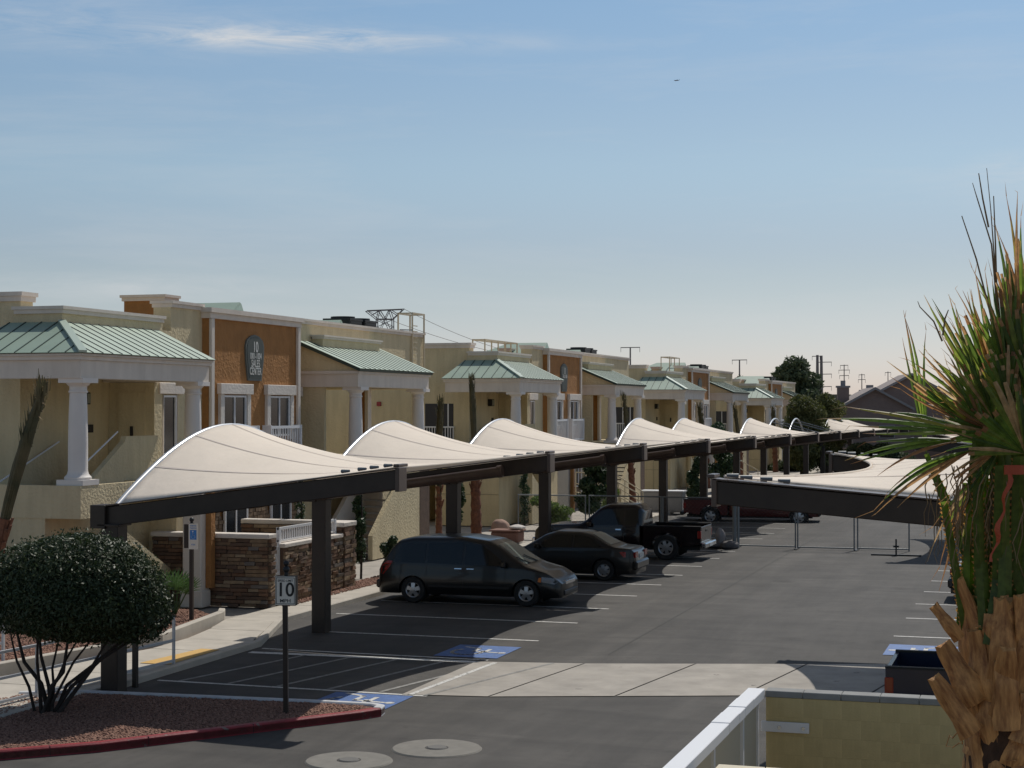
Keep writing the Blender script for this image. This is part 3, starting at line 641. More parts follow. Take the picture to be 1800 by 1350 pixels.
make_canopy('near right canopy with its beam tip pointing left, behind the big palm', 22.4, 12.6, .9, -4.26, 3.42, 3.84, 1.25, pipe=False, sag=1.25, pw=1.3, group=G2, endbeam=True)
make_canopy('far right canopy, mostly hidden behind the palm fronds', 56.5, 9.8, .9, -4.2, 3.42, 3.84, 1.2, pipe=False, sag=.8, group=G2, endbeam=True, detail=False)

# ------------------------------------------------------------ vehicles
def interp(pts, s):
    if s <= pts[0][0]: return pts[0][1]
    for (a, x), (b, y) in zip(pts, pts[1:]):
        if s <= b:
            k = (s-a)/(b-a); return x+(y-x)*k
    return pts[-1][1]
def smoothf(pts, r=.06):
    return lambda s: sum(interp(pts, s+r*k) for k in (-1, -.5, 0, .5, 1))/5
glasscar = mat('tinted_car_glass', (.008, .010, .010), .05, spec=.45)
glass_skytone = mat('painted_sky_windscreen', (.13, .165, .15), .05, spec=1)  # lighter base colour stands in for skylight on the glass
tyrem = mat('tyre_rubber', (.018, .018, .018), .85, .3, 60, .003)
rimm = mat('alloy_rim', (.42, .43, .45), .3, metal=.8)
chrome = mat('chrome_trim', (.6, .62, .65), .15, metal=1)
tailm = mat('tail_light_red', (.26, .010, .007), .25, coat=.5)
ambm = mat('amber_lens', (.6, .16, .02), .25)
headm = mat('headlight_lens', (.22, .23, .24), .08, spec=.9)
darkplastic = mat('dark_trim_plastic', (.015, .015, .016), .6)
def car_shell(L_, Wd, zu, belt, top, tumble=.32, archs=(), ar=.37, cab=None):
    """body surface as a function of (s, z) so that panes and lamps can sit on it; s runs rear -> front"""
    zb = smoothf(belt); zt = smoothf(top); hw = Wd/2
    def wb(s):
        e = .16; k = min(s/e, (L_-s)/e, 1); k = max(k, 0); c = min(s, L_-s); t_ = .10*max(0, 1-c/.7)**2
        return hw*(1-t_)*(1-.14*(1-k)**2)
    def wat(s, z):
        b_, t_ = zb(s), max(zt(s), zb(s)+.02); w_ = wb(s)
        if z <= b_:
            q = (z-zu)/(b_-zu); return w_*(.945+.055*math.sin(math.pi*min(max(q, 0), 1)**.8) if q < .99 else .955)
        return w_*.955-tumble*(z-b_)
    def ring(s):
        b_, t_ = zb(s), zt(s); t_ = max(t_, b_+.02); h = t_-b_; pts = [(0, zu), (wb(s)*.9, zu)]
        for q in (0, .15, .35, .55, .75, .9, 1): z = zu+(b_-zu)*q; pts.append((wat(s, z-1e-4), z))
        e = min(.12, h*.5)
        for q in (.25, .5, .75, 1): z = b_+(h-e)*q; pts.append((wat(s, z), z))
        we = pts[-1][0]
        for a in (22, 45, 68, 90): pts.append((we-e*1.25*(1-math.cos(R(a))), t_-e+e*math.sin(R(a))*.88))
        wl, zl = pts[-1]; pts += [(wl*.75, zl+e*.06), (wl*.4, zl+e*.10), (0, zl+e*.12)]
        return pts
    def ztop(s, y):
        pts = ring(s)[-8:]
        for (y0, z0), (y1, z1) in zip(pts, pts[1:]):
            if y1 <= abs(y) <= y0: return z0+(z1-z0)*((abs(y)-y0)/((y1-y0) or -1e-6))
        return pts[-1][1]
    n = int(L_/.05); rings = []; b = MB()
    def endcap(s): return s
    for i in range(n+1):
        s = L_*i/n; r_ = ring(s)
        full = [(s, -y, z) for y, z in r_] + [(s, y, z) for y, z in r_[::-1]][1:-1]; rings.append(full)
    m_ = len(rings[0]); vs = [p for q in rings for p in q]
    fs = [(i*m_+k, i*m_+(k+1) % m_, (i+1)*m_+(k+1) % m_, (i+1)*m_+k) for i in range(n) for k in range(m_)]
    fs += [tuple(range(m_)), tuple(range(n*m_, (n+1)*m_))]
    b.add(vs, fs)
    return b, wat, ztop
def cut_arches(me_builder, m, centers, ar, name, parent, hw):
    me = me_builder.mesh(name, m, smooth=True)
    o = bpy.data.objects.new(name, me); col.objects.link(o)
    cs = []
    for cx in centers:
        for sd_ in (-1, 1):
            c = MB(); c.lathe([(0, 0), (ar, 0), (ar, .34), (0, .34)], 32, axis='y'); cm_ = c.mesh('cutter', darkplastic)
            k = bpy.data.objects.new('cutter', cm_); col.objects.link(k); k.location = (cx, (hw-.26 if sd_ > 0 else -hw-.08), .33)
            md = o.modifiers.new('b', 'BOOLEAN'); md.operation = 'DIFFERENCE'; md.object = k; md.solver = 'EXACT'; cs.append(k)
    dg = bpy.context.evaluated_depsgraph_get(); nm = bpy.data.meshes.new_from_object(o.evaluated_get(dg))
    o.modifiers.clear(); o.data = nm; 
    for c in cs: bpy.data.objects.remove(c)
    try: nm.set_sharp_from_angle(angle=R(38))
    except Exception: pass
    o.parent = parent; return o
def side_panel(name, m, parent, wat, poly, off=.006, both=True, res=.06):
    """polygon given in (s, z) laid onto both flanks; rebuilt as horizontal strips so it follows the curve"""
    for sd_ in ((-1, 1) if both else (-1,)):
        bm = bmesh.new(); vs = [bm.verts.new((s, 0, z)) for s, z in poly]; bm.faces.new(vs)
        zs_ = [p[1] for p in poly]; z = min(zs_)+res
        while z < max(zs_):
            bmesh.ops.bisect_plane(bm, geom=bm.verts[:]+bm.edges[:]+bm.faces[:], plane_co=(0, 0, z), plane_no=(0, 0, 1)); z += res
        ss = [p[0] for p in poly]; s = min(ss)+.25
        while s < max(ss):
            bmesh.ops.bisect_plane(bm, geom=bm.verts[:]+bm.edges[:]+bm.faces[:], plane_co=(s, 0, 0), plane_no=(1, 0, 0)); s += .25
        for v_ in bm.verts: v_.co.y = sd_*(wat(v_.co.x, v_.co.z)+off)
        if sd_ > 0: bmesh.ops.reverse_faces(bm, faces=bm.faces)
        me = bpy.data.meshes.new(name); bm.to_mesh(me); bm.free(); me.materials.append(m); link(name, me, parent)
def top_panel(name, m, parent, ztop, s0, s1, h0, h1, off=.008, nx=10, ny=14):
    vs = []
    for i in range(nx+1):
        s = s0+(s1-s0)*i/nx; h = h0+(h1-h0)*i/nx
        for j in range(ny+1):
            y = -h+2*h*j/ny; vs.append((s, y, ztop(s, y)+off))
    b = MB(); b.add(vs, [(i*(ny+1)+j, i*(ny+1)+j+1, (i+1)*(ny+1)+j+1, (i+1)*(ny+1)+j) for i in range(nx) for j in range(ny)])
    return b.build(name, m, parent, smooth=True)
def wheel(parent, x, y, r, wd=.22, spokes=5, side=-1, rim_m=rimm):
    b = MB(); s = side
    b.lathe([(r*.62, -wd/2), (r*.93, -wd/2), (r, -wd/2+.03), (r, wd/2-.03), (r*.93, wd/2), (r*.62, wd/2), (r*.62, -wd/2)], 32, axis='y')
    o = b.build('wheel', tyrem, parent, smooth=True); o.location = (x, y, r)
    b = MB(); yo = s*(wd/2-.02)
    b.lathe([(r*.64, yo), (r*.58, yo+s*.015), (r*.53, yo), (r*.53, yo-s*.10)], 32, axis='y')
    for k in range(spokes):
        a = 2*math.pi*k/spokes+.3; c_, q = math.cos(a), math.sin(a); w0, w1 = .045, .06
        b.prism([(c_*.05-q*w0, yo+s*.012, q*.05+c_*w0), (c_*.05+q*w0, yo+s*.012, q*.05-c_*w0), (c_*r*.60+q*w1, yo-s*.004, q*r*.57-c_*w1), (c_*r*.60-q*w1, yo-s*.004, q*r*.57+c_*w1)], (0, -s*.03, 0))
    b.lathe([(0, yo+s*.02), (.05, yo+s*.018), (.065, yo)], 16, axis='y'); b.build('rim', rim_m, o)
    b = MB(); b.lathe([(0, yo-s*.09), (r*.56, yo-s*.09)], 24, axis='y'); b.build('brake_disc', darkplastic, o)
    return o
def car_common(t, L_, Wd, wheels, r, spokes, wat, zmir, smir, paint, wheel_m=rimm):
    for x in wheels:
        for sd_ in (-1, 1): wheel(t, x, sd_*(Wd/2-.125), r, .22, spokes, sd_, wheel_m)
    for sd_ in (-1, 1):
        b = MB(); y0 = wat(smir, zmir); b.box(smir-.09, smir+.05, y0+.02, y0+.2, zmir-.02, zmir+.13)
        if sd_ < 0: b.v = [(x, -y, z) for x, y, z in b.v]
        b.build('wing_mirror', paint, t, bevel=.03)
    for x in wheels:                              # dark wheel wells behind the openings
        for sd_ in (-1, 1): b = MB(); b.box(x-.36, x+.36, sd_*(Wd/2-.27)-.02, sd_*(Wd/2-.27)+.02, .12, .68); b.build('wheel_well', darkplastic, t)
def minivan(loc, rz, label):
    t = thing('minivan', label, 'minivan', loc, rz); t.scale = (.93, .95, .925); L_, Wd = 5.12, 1.95
    belt = [(0, .80), (.15, .98), (1.0, 1.03), (3.5, .98), (4.1, .97), (4.7, .86), (5.0, .70), (5.12, .55)]
    top = [(0, .82), (.12, 1.04), (.42, 1.50), (.60, 1.67), (1.0, 1.75), (2.4, 1.78), (3.1, 1.69), (3.45, 1.53), (4.15, 1.05), (4.7, .90), (5.0, .74), (5.12, .58)]
    p = mat('van_paint_grey', (.008, .0085, .009), .28, spec=.35, coat=.35)
    b, wat, zt = car_shell(L_, Wd, .24, belt, top, .26)
    cut_arches(b, p, (1.05, 4.2), .40, 'body', t, Wd/2)
    side_panel('rear_quarter_window', glasscar, t, wat, [(.46, 1.06), (1.38, 1.07), (1.38, 1.58), (.78, 1.57), (.62, 1.45)])
    side_panel('sliding_door_window', glasscar, t, wat, [(1.44, 1.07), (2.42, 1.05), (2.42, 1.62), (1.44, 1.59)])
    side_panel('front_door_window', glasscar, t, wat, [(2.5, 1.05), (3.68, 1.03), (3.5, 1.19), (3.18, 1.42), (2.92, 1.58), (2.5, 1.615)])
    top_panel('windscreen', glass_skytone, t, zt, 3.32, 4.1, .58, .74)
    b = MB()
    for y in (-.3, .35): b.bar((4.12, y, zt(4.12, y)+.02), (3.86, y-.42, zt(3.86, y-.42)+.035), .02, .02)
    b.build('wiper', blackm, t)
    for s in (1.42, 2.46): side_panel('door_gap', blackm, t, wat, [(s, .42), (s+.012, .42), (s+.012, 1.06), (s, 1.06)], .003)
    side_panel('door_gap', blackm, t, wat, [(3.62, .5), (3.632, .5), (3.632, 1.0), (3.62, 1.0)], .003)
    for s in (2.22, 2.56): side_panel('door_handle', chrome, t, wat, [(s, .93), (s+.2, .93), (s+.2, .955), (s, .955)], .022)
    side_panel('tail_light', tailm, t, wat, [(.10, .76), (.20, .74), (.38, .95), (.46, 1.10), (.30, 1.10), (.13, .97)], .008)
    side_panel('headlight', headm, t, wat, [(4.62, .66), (4.95, .60), (5.04, .66), (4.98, .75), (4.62, .79)], .008)
    side_panel('indicator', ambm, t, wat, [(4.52, .66), (4.61, .65), (4.61, .77), (4.54, .76)], .009)
    side_panel('rub_strip', darkplastic, t, wat, [(1.5, .44), (3.75, .44), (3.75, .50), (1.5, .50)], .01)
    b = MB(); b.box(5.05, 5.14, -.45, .45, .56, .66); b.build('grille', chrome, t, bevel=.012)
    b = MB(); b.box(5.08, 5.16, -.6, .6, .30, .42); b.build('lower_grille', blackm, t, bevel=.02)
    b = MB(); b.box(-.05, .1, -.85, .85, .36, .58); b.build('rear_bumper', p, t, bevel=.04)
    car_common(t, L_, Wd, (1.05, 4.2), .345, 5, wat, 1.03, 3.62, p)
    return t
def sedan(loc, rz, label, paint, group=None):
    t = thing('sedan', label, 'car', loc, rz, group); t.scale = (.95, .95, .93); L_, Wd = 4.52, 1.72
    belt = [(0, .72), (.12, .92), (.7, .97), (1.6, .93), (3.0, .91), (3.5, .88), (4.1, .76), (4.4, .62), (4.52, .5)]
    top = [(0, .74), (.08, .95), (.62, 1.0), (.8, 1.08), (1.3, 1.37), (1.7, 1.45), (2.4, 1.46), (2.75, 1.36), (3.45, .93), (4.1, .79), (4.4, .65), (4.52, .53)]
    b, wat, zt = car_shell(L_, Wd, .20, belt, top, .36)
    cut_arches(b, paint, (.93, 3.6), .36, 'body', t, Wd/2)
    side_panel('rear_door_window', glasscar, t, wat, [(.98, 1.0), (1.85, .97), (1.85, 1.34), (1.52, 1.32), (1.25, 1.2)])
    side_panel('front_door_window', glasscar, t, wat, [(1.92, .97), (3.02, .95), (2.86, 1.08), (2.52, 1.29), (2.3, 1.345), (1.92, 1.345)])
    top_panel('rear_window', glass_skytone, t, zt, .76, 1.36, .60, .50); top_panel('windscreen', glass_skytone, t, zt, 2.72, 3.38, .50, .64)
    for s in (1.88, 3.05): side_panel('door_gap', blackm, t, wat, [(s, .36), (s+.01, .36), (s+.01, .95), (s, .95)], .003)
    for s in (1.55, 2.62): side_panel('door_handle', paint, t, wat, [(s, .83), (s+.17, .83), (s+.17, .86), (s, .86)], .02)
    side_panel('tail_light', tailm, t, wat, [(.05, .70), (.34, .72), (.46, .86), (.40, .88), (.06, .87)], .008)
    b = MB(); b.box(-.012, .03, -.74, -.42, .70, .87); b.build('tail_light', tailm, t); b = MB(); b.box(-.012, .03, .42, .74, .70, .87); b.build('tail_light', tailm, t)
    b = MB(); b.box(-.02, .0, -.26, .26, .66, .79); b.build('number_plate', mat('plate_white', (.5, .5, .48), .5), t)
    b = MB(); b.box(-.07, .1, -.78, .78, .34, .60); b.build('rear_bumper', paint, t, bevel=.05)
    side_panel('headlight', headm, t, wat, [(3.95, .62), (4.35, .56), (4.38, .64), (3.98, .74)], .008)
    b = MB(); b.box(4.44, 4.54, -.4, .4, .46, .56); b.build('grille', blackm, t, bevel=.02)
    car_common(t, L_, Wd, (.93, 3.6), .315, 6, wat, .95, 2.98, paint)
    return t
def pickup(loc, rz, label, paint, bedz=1.06, L_=5.5, Wd=1.88, bedlen=1.85, roofz=1.72, wr=.37, group=None, chrome_bump=True, lift=0, rear_w=1.12, cabgap=0):
    t = thing('pickup_truck', label, 'pickup truck', loc, rz, group); cs = bedlen+.04; L2 = L_-cs
    # cab and bonnet as one shell starting behind the bed
    belt = [(0, 1.05), (1.6, 1.03), (2.0, 1.02), (L2-.45, .98), (L2-.12, .92), (L2, .72)]
    top = [(0, 1.50), (.05, 1.62), (.25, roofz), (1.15, roofz), (1.4, roofz-.1), (2.0, 1.10), (L2-.45, 1.04), (L2-.12, .96), (L2, .75)]
    b, wat, zt = car_shell(L2, Wd, .38, belt, top, .27)
    fw = L2-.85
    b.v = [(x+cs, y, z) for x, y, z in b.v]
    wat2 = lambda s, z: wat(s-cs, z); zt2 = lambda s, y: zt(s-cs, y)
    cut_arches(b, paint, (fw+cs,), wr+.07, 'body', t, Wd/2)
    h = Wd/2*.955
    side_panel('cab_window', glasscar, t, wat2, [(cs+.12, 1.09), (cs+.55, 1.09), (cs+.55, roofz-.14), (cs+.16, roofz-.16)])
    side_panel('door_window', glasscar, t, wat2, [(cs+.62, 1.09), (cs+1.78, 1.07), (cs+1.5, 1.32), (cs+1.25, roofz-.17), (cs+.62, roofz-.14)])
    side_panel('door_gap', blackm, t, wat2, [(cs+.58, .5), (cs+.592, .5), (cs+.592, 1.06), (cs+.58, 1.06)], .003)
    side_panel('door_handle', chrome, t, wat2, [(cs+.68, .92), (cs+.86, .92), (cs+.86, .96), (cs+.68, .96)], .02)
    top_panel('windscreen', glass_skytone, t, zt2, cs+1.42, cs+1.98, .55, .68)
    b = MB(); b.add([(cs-.006, -.62, 1.14), (cs-.006, .62, 1.14), (cs+.02, .54, 1.52), (cs+.02, -.54, 1.52)], [(0, 1, 2, 3)]); b.build('rear_window', glass_skytone, t)
    # bed: side panels with wheel openings, floor, front wall, tailgate
    zt_, zb_ = bedz, .42
    for sd_ in (-1, 1):
        pr = [(0, zb_+.1), (0, zt_), (bedlen, zt_), (bedlen, zb_)]; a0 = [(rear_w+(wr+.07)*math.cos(R(a)), max(zb_, wr+(wr+.07)*math.sin(R(a)))) for a in range(0, 181, 15)]
        pr += a0; b = MB(); y = sd_*h
        b.prism([(x, y, z) for x, z in pr], (0, -sd_*.07, 0)); b.build('bed_side', paint, t)
        b = MB(); b.box(-.01, bedlen, sd_*h-.045*(1 if sd_ > 0 else 1) if 0 else min(sd_*(h+.01), sd_*(h-.09)), max(sd_*(h+.01), sd_*(h-.09)), zt_+.001, zt_+.03); b.build('bed_rail_cap', darkplastic, t)
        b = MB(); b.box(-.02, .10, min(sd_*(h+.012), sd_*(h-.068)), max(sd_*(h+.012), sd_*(h-.068)), zt_-.36, zt_-.12); b.build('tail_light', tailm, t, bevel=.01)
    b = MB(); b.box(.04, bedlen, -h+.07, h-.07, .60, .66); b.box(bedlen-.05, bedlen, -h+.07, h-.07, .66, zt_); b.build('bed_floor', darkplastic, t)
    b = MB(); b.box(-.015, .045, -h+.075, h-.075, .56, zt_); tg = b.build('tailgate', paint, t, bevel=.008)
    b = MB(); b.box(-.03, -.014, -.12, .12, .88, .95); b.build('tailgate_handle', blackm, tg)
    b = MB(); b.box(-.17, .0, -h+.03, h-.03, .40, .56); b.build('rear_bumper', chrome if chrome_bump else darkplastic, t, bevel=.03)
    b = MB(); b.box(-.178, -.171, -.26, .26, .42, .53); b.build('number_plate', mat('plate_white', (.5, .5, .48), .5), t)
    b = MB(); b.box(.1, L_-.3, -.5, .5, .30, .42); b.build('chassis', darkplastic, t)
    b = MB(); b.box(L_-.06, L_+.06, -h+.05, h-.05, .42, .62); b.build('front_bumper', chrome if chrome_bump else darkplastic, t, bevel=.03)
    side_panel('headlight', headm, t, wat2, [(L_-.25, .76), (L_-.04, .74), (L_-.04, .88), (L_-.25, .9)], .01)
    car_common(t, L_, Wd, (rear_w, fw+cs), wr, 6, wat2, 1.04, cs+1.72, paint)
    return t
minivan((-15.98, 40.05, .0), 0, 'dark grey minivan parked nose out beside the second canopy post')
sedan((-10.95, 46.5, 0), math.pi, 'dark grey sedan parked nose in between the minivan and the black pickup', mat('sedan_paint', (.014, .013, .012), .3, spec=.35, coat=.35))
pickup((-10.45, 53.4, 0), math.pi, 'black pickup truck with a maroon sheen parked nose in past the sedan', mat('pickup_paint_black', (.008, .003, .0045), .25, spec=.35, coat=.45), L_=5.5, roofz=1.74, wr=.40)
pickup((-14.95, 71.9, -.15), R(6), 'red pickup truck beyond the fence, behind the right canopy beam tip', mat('pickup_paint_red', (.075, .008, .008), .35, coat=.5), L_=5.7, wr=.38, chrome_bump=False)
pickup((-2.15, 24.65, 0), 0, 'dark blue pickup truck with empty bed, behind the olive block wall', mat('pickup_paint_blue', (.008, .016, .045), .35, spec=.35, coat=.3), L_=5.3, wr=.37, Wd=1.8, bedz=1.22)
sedan((-2.35, 44.2, 0), 0, 'dark car mostly hidden behind the trunk of the big palm', mat('sedan_paint_black', (.014, .014, .016), .3, coat=.6))

# ------------------------------------------------------------ street furniture
def sign_speed():
    t = thing('speed_limit_sign', 'white speed limit sign with a large 10 on a dark post in the gravel island', 'sign', (-11.23, 23.85, .1), R(12))
    b = MB(); b.bar((0, 0, 0), (-.02, 0, 2.1), .075, .075); b.build('post', darkm, t, bevel=.008)
    b = MB(); b.box(-.165, .165, -.05, .09, 1.66, 2.12); b.build('sign_back', darkm, t, bevel=.01)
    b = MB(); b.box(-.155, .155, -.058, -.051, 1.67, 2.11); f = b.build('sign_face', mat('sign_white', (.76, .70, .60), .5), t, bevel=.002)
    bl = mat('sign_black', (.012, .012, .012), .5)
    b = MB()
    for q in ((-.145, .145, 2.085, 2.095), (-.145, .145, 1.685, 1.695), (-.145, -.137, 1.695, 2.085), (.137, .145, 1.695, 2.085)): b.box(q[0], q[1], -.0595, -.0585, q[2], q[3])
    b.build('sign_border', bl, f)
    rx = (R(90), 0, 0)
    put_text('SPEED LIMIT', .05, bl, f, (0, -.0595, 2.045), rx, (.9, 1), .001); put_text('10', .30, bl, f, (0, -.0595, 1.90), rx, (.95, 1), .003); put_text('MPH', .075, bl, f, (0, -.0595, 1.735), rx, (1.15, 1), .001)
    b = MB(); b.lathe([(0, 2.12), (.03, 2.12), (.03, 2.17)] + [(.052*math.sin(R(a)), 2.215-.052*math.cos(R(a))) for a in range(35, 150, 15)] + [(.02, 2.27)] + [(.045*math.sin(R(a)), 2.31-.045*math.cos(R(a))) for a in range(25, 181, 15)], 20); b.build('finial', blackm, t, smooth=True)
sign_speed()
t = thing('accessible_parking_sign', 'blue and white accessible parking sign on a dark post in front of the pink pillar', 'sign', (-17.85, 33.1, .15), R(8))
b = MB(); b.box(-.04, .04, -.04, .04, 0, 2.15); b.build('post', darkm, t)
b = MB(); b.box(-.17, .02, -.02, .10, 1.6, 2.12); b.build('sign_back', darkm, t)
b = MB(); b.box(-.05, .16, -.056, -.048, 1.58, 2.14); f = b.build('sign_face', mat('sign_white', (.76, .70, .60), .5), t)
b = MB(); b.box(-.02, .13, -.0585, -.057, 1.79, 2.0); b.build('sign_symbol_panel', mat('sign_blue', (.05, .22, .55), .5), f)
put_text('RESERVED', .04, mat('sign_blue', (.05, .22, .55), .5), f, (.055, -.058, 2.09), (R(90), 0, 0), (.8, 1), .001); put_text('PARKING', .04, mat('sign_blue', (.05, .22, .55), .5), f, (.055, -.058, 2.04), (R(90), 0, 0), (.9, 1), .001)
put_text('VAN', .05, mat('sign_blue', (.05, .22, .55), .5), f, (.055, -.058, 1.68), (R(90), 0, 0), (.9, 1), .001)
m_ = MB(); zz = -.0595
def s2(pts, wd=.018):
    for p, q in zip(pts, pts[1:]): m_.bar((p[0]+.055, zz, p[1]+1.89), (q[0]+.055, zz, q[1]+1.89), wd, .002)
m_.lathe([(0, zz-.001), (.016, zz-.001), (.016, zz+.001)], 10, c=(.045, 0, 1.965), axis='y'); s2([(-.01, .05), (-.005, -.01), (.035, -.01), (.05, -.06)]); s2([(-.008, .025), (.03, .025)])
s2([(.0+.045*math.cos(R(a)), -.035+.045*math.sin(R(a))) for a in range(150, 370, 25)], .012); m_.build('wheelchair_symbol', vinyl, f)
b = MB(); b.lathe([(0, 2.15), (.03, 2.15), (.03, 2.18)]+[(.05*math.sin(R(a)), 2.22-.05*math.cos(R(a))) for a in range(35, 181, 15)], 18); b.build('finial', blackm, t, smooth=True)
b = MB(); b.box(-.04, .04, -.04, .04, -.1, 2.2); o = b.build('sign_post', darkm); o.location = (-15.02, 25.85, 0); tag(o, 'slim bare dark post just right of the thick near canopy post', 'post')

def handrail(label, pts, posts, h=.86, mid=.45, low=None, m=None, r=.022):
    m = m or mat('grey_white_rail', (.50, .51, .53), .5)
    t = thing('handrail', label, 'handrail', pts[0]); o_ = Vector(pts[0]); q = [Vector(p)-o_ for p in pts]
    for hh_, nm in ((h, 'top_rail'), (mid, 'mid_rail')) + (((low, 'low_rail'),) if low else ()):
        b = MB()
        for a, c_ in zip(q, q[1:]): b.bar(a+Vector((0, 0, hh_)), c_+Vector((0, 0, hh_)), r*2, r*2)
        b.build(nm, m, t)
    L_ = sum((a-c_).length for a, c_ in zip(q, q[1:])); n = posts
    for k in range(n):
        s = L_*k/(n-1); acc_ = 0
        for a, c_ in zip(q, q[1:]):
            l_ = (c_-a).length
            if s <= acc_+l_+1e-6: p = a.lerp(c_, (s-acc_)/l_); break
            acc_ += l_
        b = MB(); b.box(p.x-r, p.x+r, p.y-r, p.y+r, p.z, p.z+h-r); b.build('rail_post', m, t)
    return t
handrail('near white handrail along the ramp edge, behind the round tree and canopy post', [(-15.8, 20.0, .1), (-15.75, 22.9, .1), (-15.3, 27.7, .1)], 5, low=.08)
handrail('rear white handrail at the ramp turn, seen between the stems of the round tree', [(-19.6, 22.6, .1), (-18.5, 25.6, .12), (-17.9, 26.2, .14)], 3)
handrail('pale step railing by the utility cabinet, past the black pickup', [(-19.8, 73.3, 1.0), (-18.6, 73.3, .95), (-17.2, 73.4, .1)], 4, 1.0, .5, .12, ladm)
handrail('pale step railing nearer the stair porch, past the black pickup', [(-19.8, 71.6, 1.0), (-18.6, 71.6, .95), (-17.0, 71.7, .1)], 4, 1.0, .5, .12, ladm)
handrail('small far step railing between the distant canopy posts', [(-19.8, 103.3, .9), (-18.6, 103.3, .9), (-17.0, 103.4, .0)], 4, 1.0, .5, None, ladm)
# utility cabinet
t = thing('utility_cabinet', 'grey metal utility cabinet beside the step railing, left of the red pickup', 'cabinet', (-16.75, 75.6, .1))
b = MB(); b.box(-.95, .95, -.4, .4, 0, .92); b.build('cabinet_body', mat('cabinet_grey', (.34, .32, .30), .6, 0, 1, 0, .08, 2), t, bevel=.02)
b = MB(); b.box(-1.0, 1.0, -.45, .45, .922, .97); b.build('cabinet_lid', vinyl, t)
for k in (0, 1): b = MB(); b.box(-.9+k*.92, -.02+k*.92, -.42, -.402, .08, .86); b.build('cabinet_door', mat('cabinet_grey', (.34, .32, .30), .6), t)
# temporary chain-link fence across the lot
xs_ = [-18.2, -15.6, -12.9, -10.25, -8.2, -6.2, -4.4]
for i, (a, c_) in enumerate(zip(xs_, xs_[1:])):
    dy = 58.0+.15*(i % 2)
    t = thing('chain_link_fence', ['leftmost chain-link panel, before the end canopy post', 'chain-link panel behind the minivan roof, second from the left', 'chain-link panel behind the black pickup cab', 'chain-link panel right of the sandbags, below the canopy beam tip', 'chain-link panel in the open lane, fifth from the left', 'rightmost chain-link panel, next to the palm trunk'][i],
              'fence', (a, dy, -.02), 0, 'chain-link panels across the lot'); L_ = c_-a-.06
    for nm, p, q in (('top_rail', (0, 0, 1.72), (L_, 0, 1.72)), ('bottom_rail', (0, 0, .09), (L_, 0, .09)), ('fence_post', (.02, 0, 0), (.02, 0, 1.72)), ('fence_post', (L_-.02, 0, 0), (L_-.02, 0, 1.72))):
        b = MB(); b.tube([p, q], .024, 8); b.build(nm, galv, t, smooth=True)
    b = MB(); k = 0
    z0, z1 = .1, 1.7
    x = -1.6
    while x < L_:
        for sg in (1, -1):
            xa, xb = (x, x+1.6) if sg > 0 else (x+1.6, x); 
            def clip(xa, za, xb, zb_):
                pts = []
                t0, t1 = 0, 1; dx = xb-xa
                for lim, s_ in ((.03, 1), (L_-.03, -1)):
                    if abs(dx) > 1e-9:
                        tt = (lim-xa)/dx
                        if (dx > 0) == (s_ > 0): t0 = max(t0, tt)
                        else: t1 = min(t1, tt)
                return (t0, t1) if t1 > t0 else None
            r_ = clip(xa, z0, xb, z1)
            if r_:
                t0, t1 = r_; b.bar((xa+(xb-xa)*t0, .0, z0+(z1-z0)*t0), (xa+(xb-xa)*t1, .001, z0+(z1-z0)*t1), .0016, .0016)
        x += .14
    b.build('chain_mesh', galv, t, kind='stuff')
    b = MB(); b.box(-.05, .05, -.45, .45, 0, .05); b.build('foot', blackm, t)
t = thing('fence_end_post', 'thick grey fence post standing by the sandbags behind the pickup', 'post', (-10.3, 57.7, 0)); b = MB(); b.tube([(0, 0, 0), (0, 0, 1.75)], .07, 10); b.build('tube', galv, t, smooth=True)
b = MB(); b.tube([(.12, 0, 0), (.12, 0, 1.5)], .035, 8); b.build('tube', galv, t, smooth=True)
def lump(name, m, parent, loc, r, seed, n=2, k=.18):
    bm = bmesh.new(); bmesh.ops.create_icosphere(bm, subdivisions=n+1, radius=1); rr = random.Random(seed); ph = [rr.uniform(0, 6) for _ in range(6)]
    for v_ in bm.verts:
        d = v_.co; f_ = 1+k*(math.sin(3*d.x+ph[0])+math.sin(4*d.y+ph[1])+math.sin(3.5*d.z+ph[2])+.6*math.sin(7*d.x+5*d.y+ph[3]))/2.5
        v_.co = Vector((d.x*r[0], d.y*r[1], d.z*r[2]))*f_
    me = bpy.data.meshes.new(name); bm.to_mesh(me); bm.free(); me.materials.append(m); me.polygons.foreach_set('use_smooth', [True]*len(me.polygons))
    o = link(name, me, parent); o.location = loc; return o
sandm = mat('sandbag_cloth', (.13, .12, .12), .95, .5, 40, .01, .2, 8)
for i, (x, y, z, l_) in enumerate([(-10.9, 57.6, .12, 'dark sandbag lying left of the thick fence post'), (-10.45, 57.45, .12, 'dark sandbag against the foot of the thick fence post'), (-11.6, 57.8, .12, 'dark sandbag closest to the black pickup bumper')]):
    o = lump('sandbag', sandm, None, (x, y, z), (.38, .24, .14), i); tag(o, l_, 'sandbag', 'sandbags at the fence foot')
o = lump('sack', mat('pale_sack', (.30, .27, .26), .9, .4, 30, .01), None, (-10.75, 57.5, .40), (.16, .15, .30), 9); tag(o, 'small pale sack standing upright on the sandbags', 'sack')
t = thing('planter_box', 'pinkish planter block with a white bag, left of the black pickup bonnet', 'planter', (-18.2, 56.8, .1)); b = MB(); b.box(-.5, .5, -.4, .4, 0, .38); b.build('box', mat('terracotta_pink', (.20, .105, .08), .9, .3, 20, .01, .1, 4), t, bevel=.05)
b = MB(); b.box(-.55, .55, -.45, .45, .382, .44); b.build('rim', mat('terracotta_pink', (.20, .105, .08), .9), t, bevel=.02)
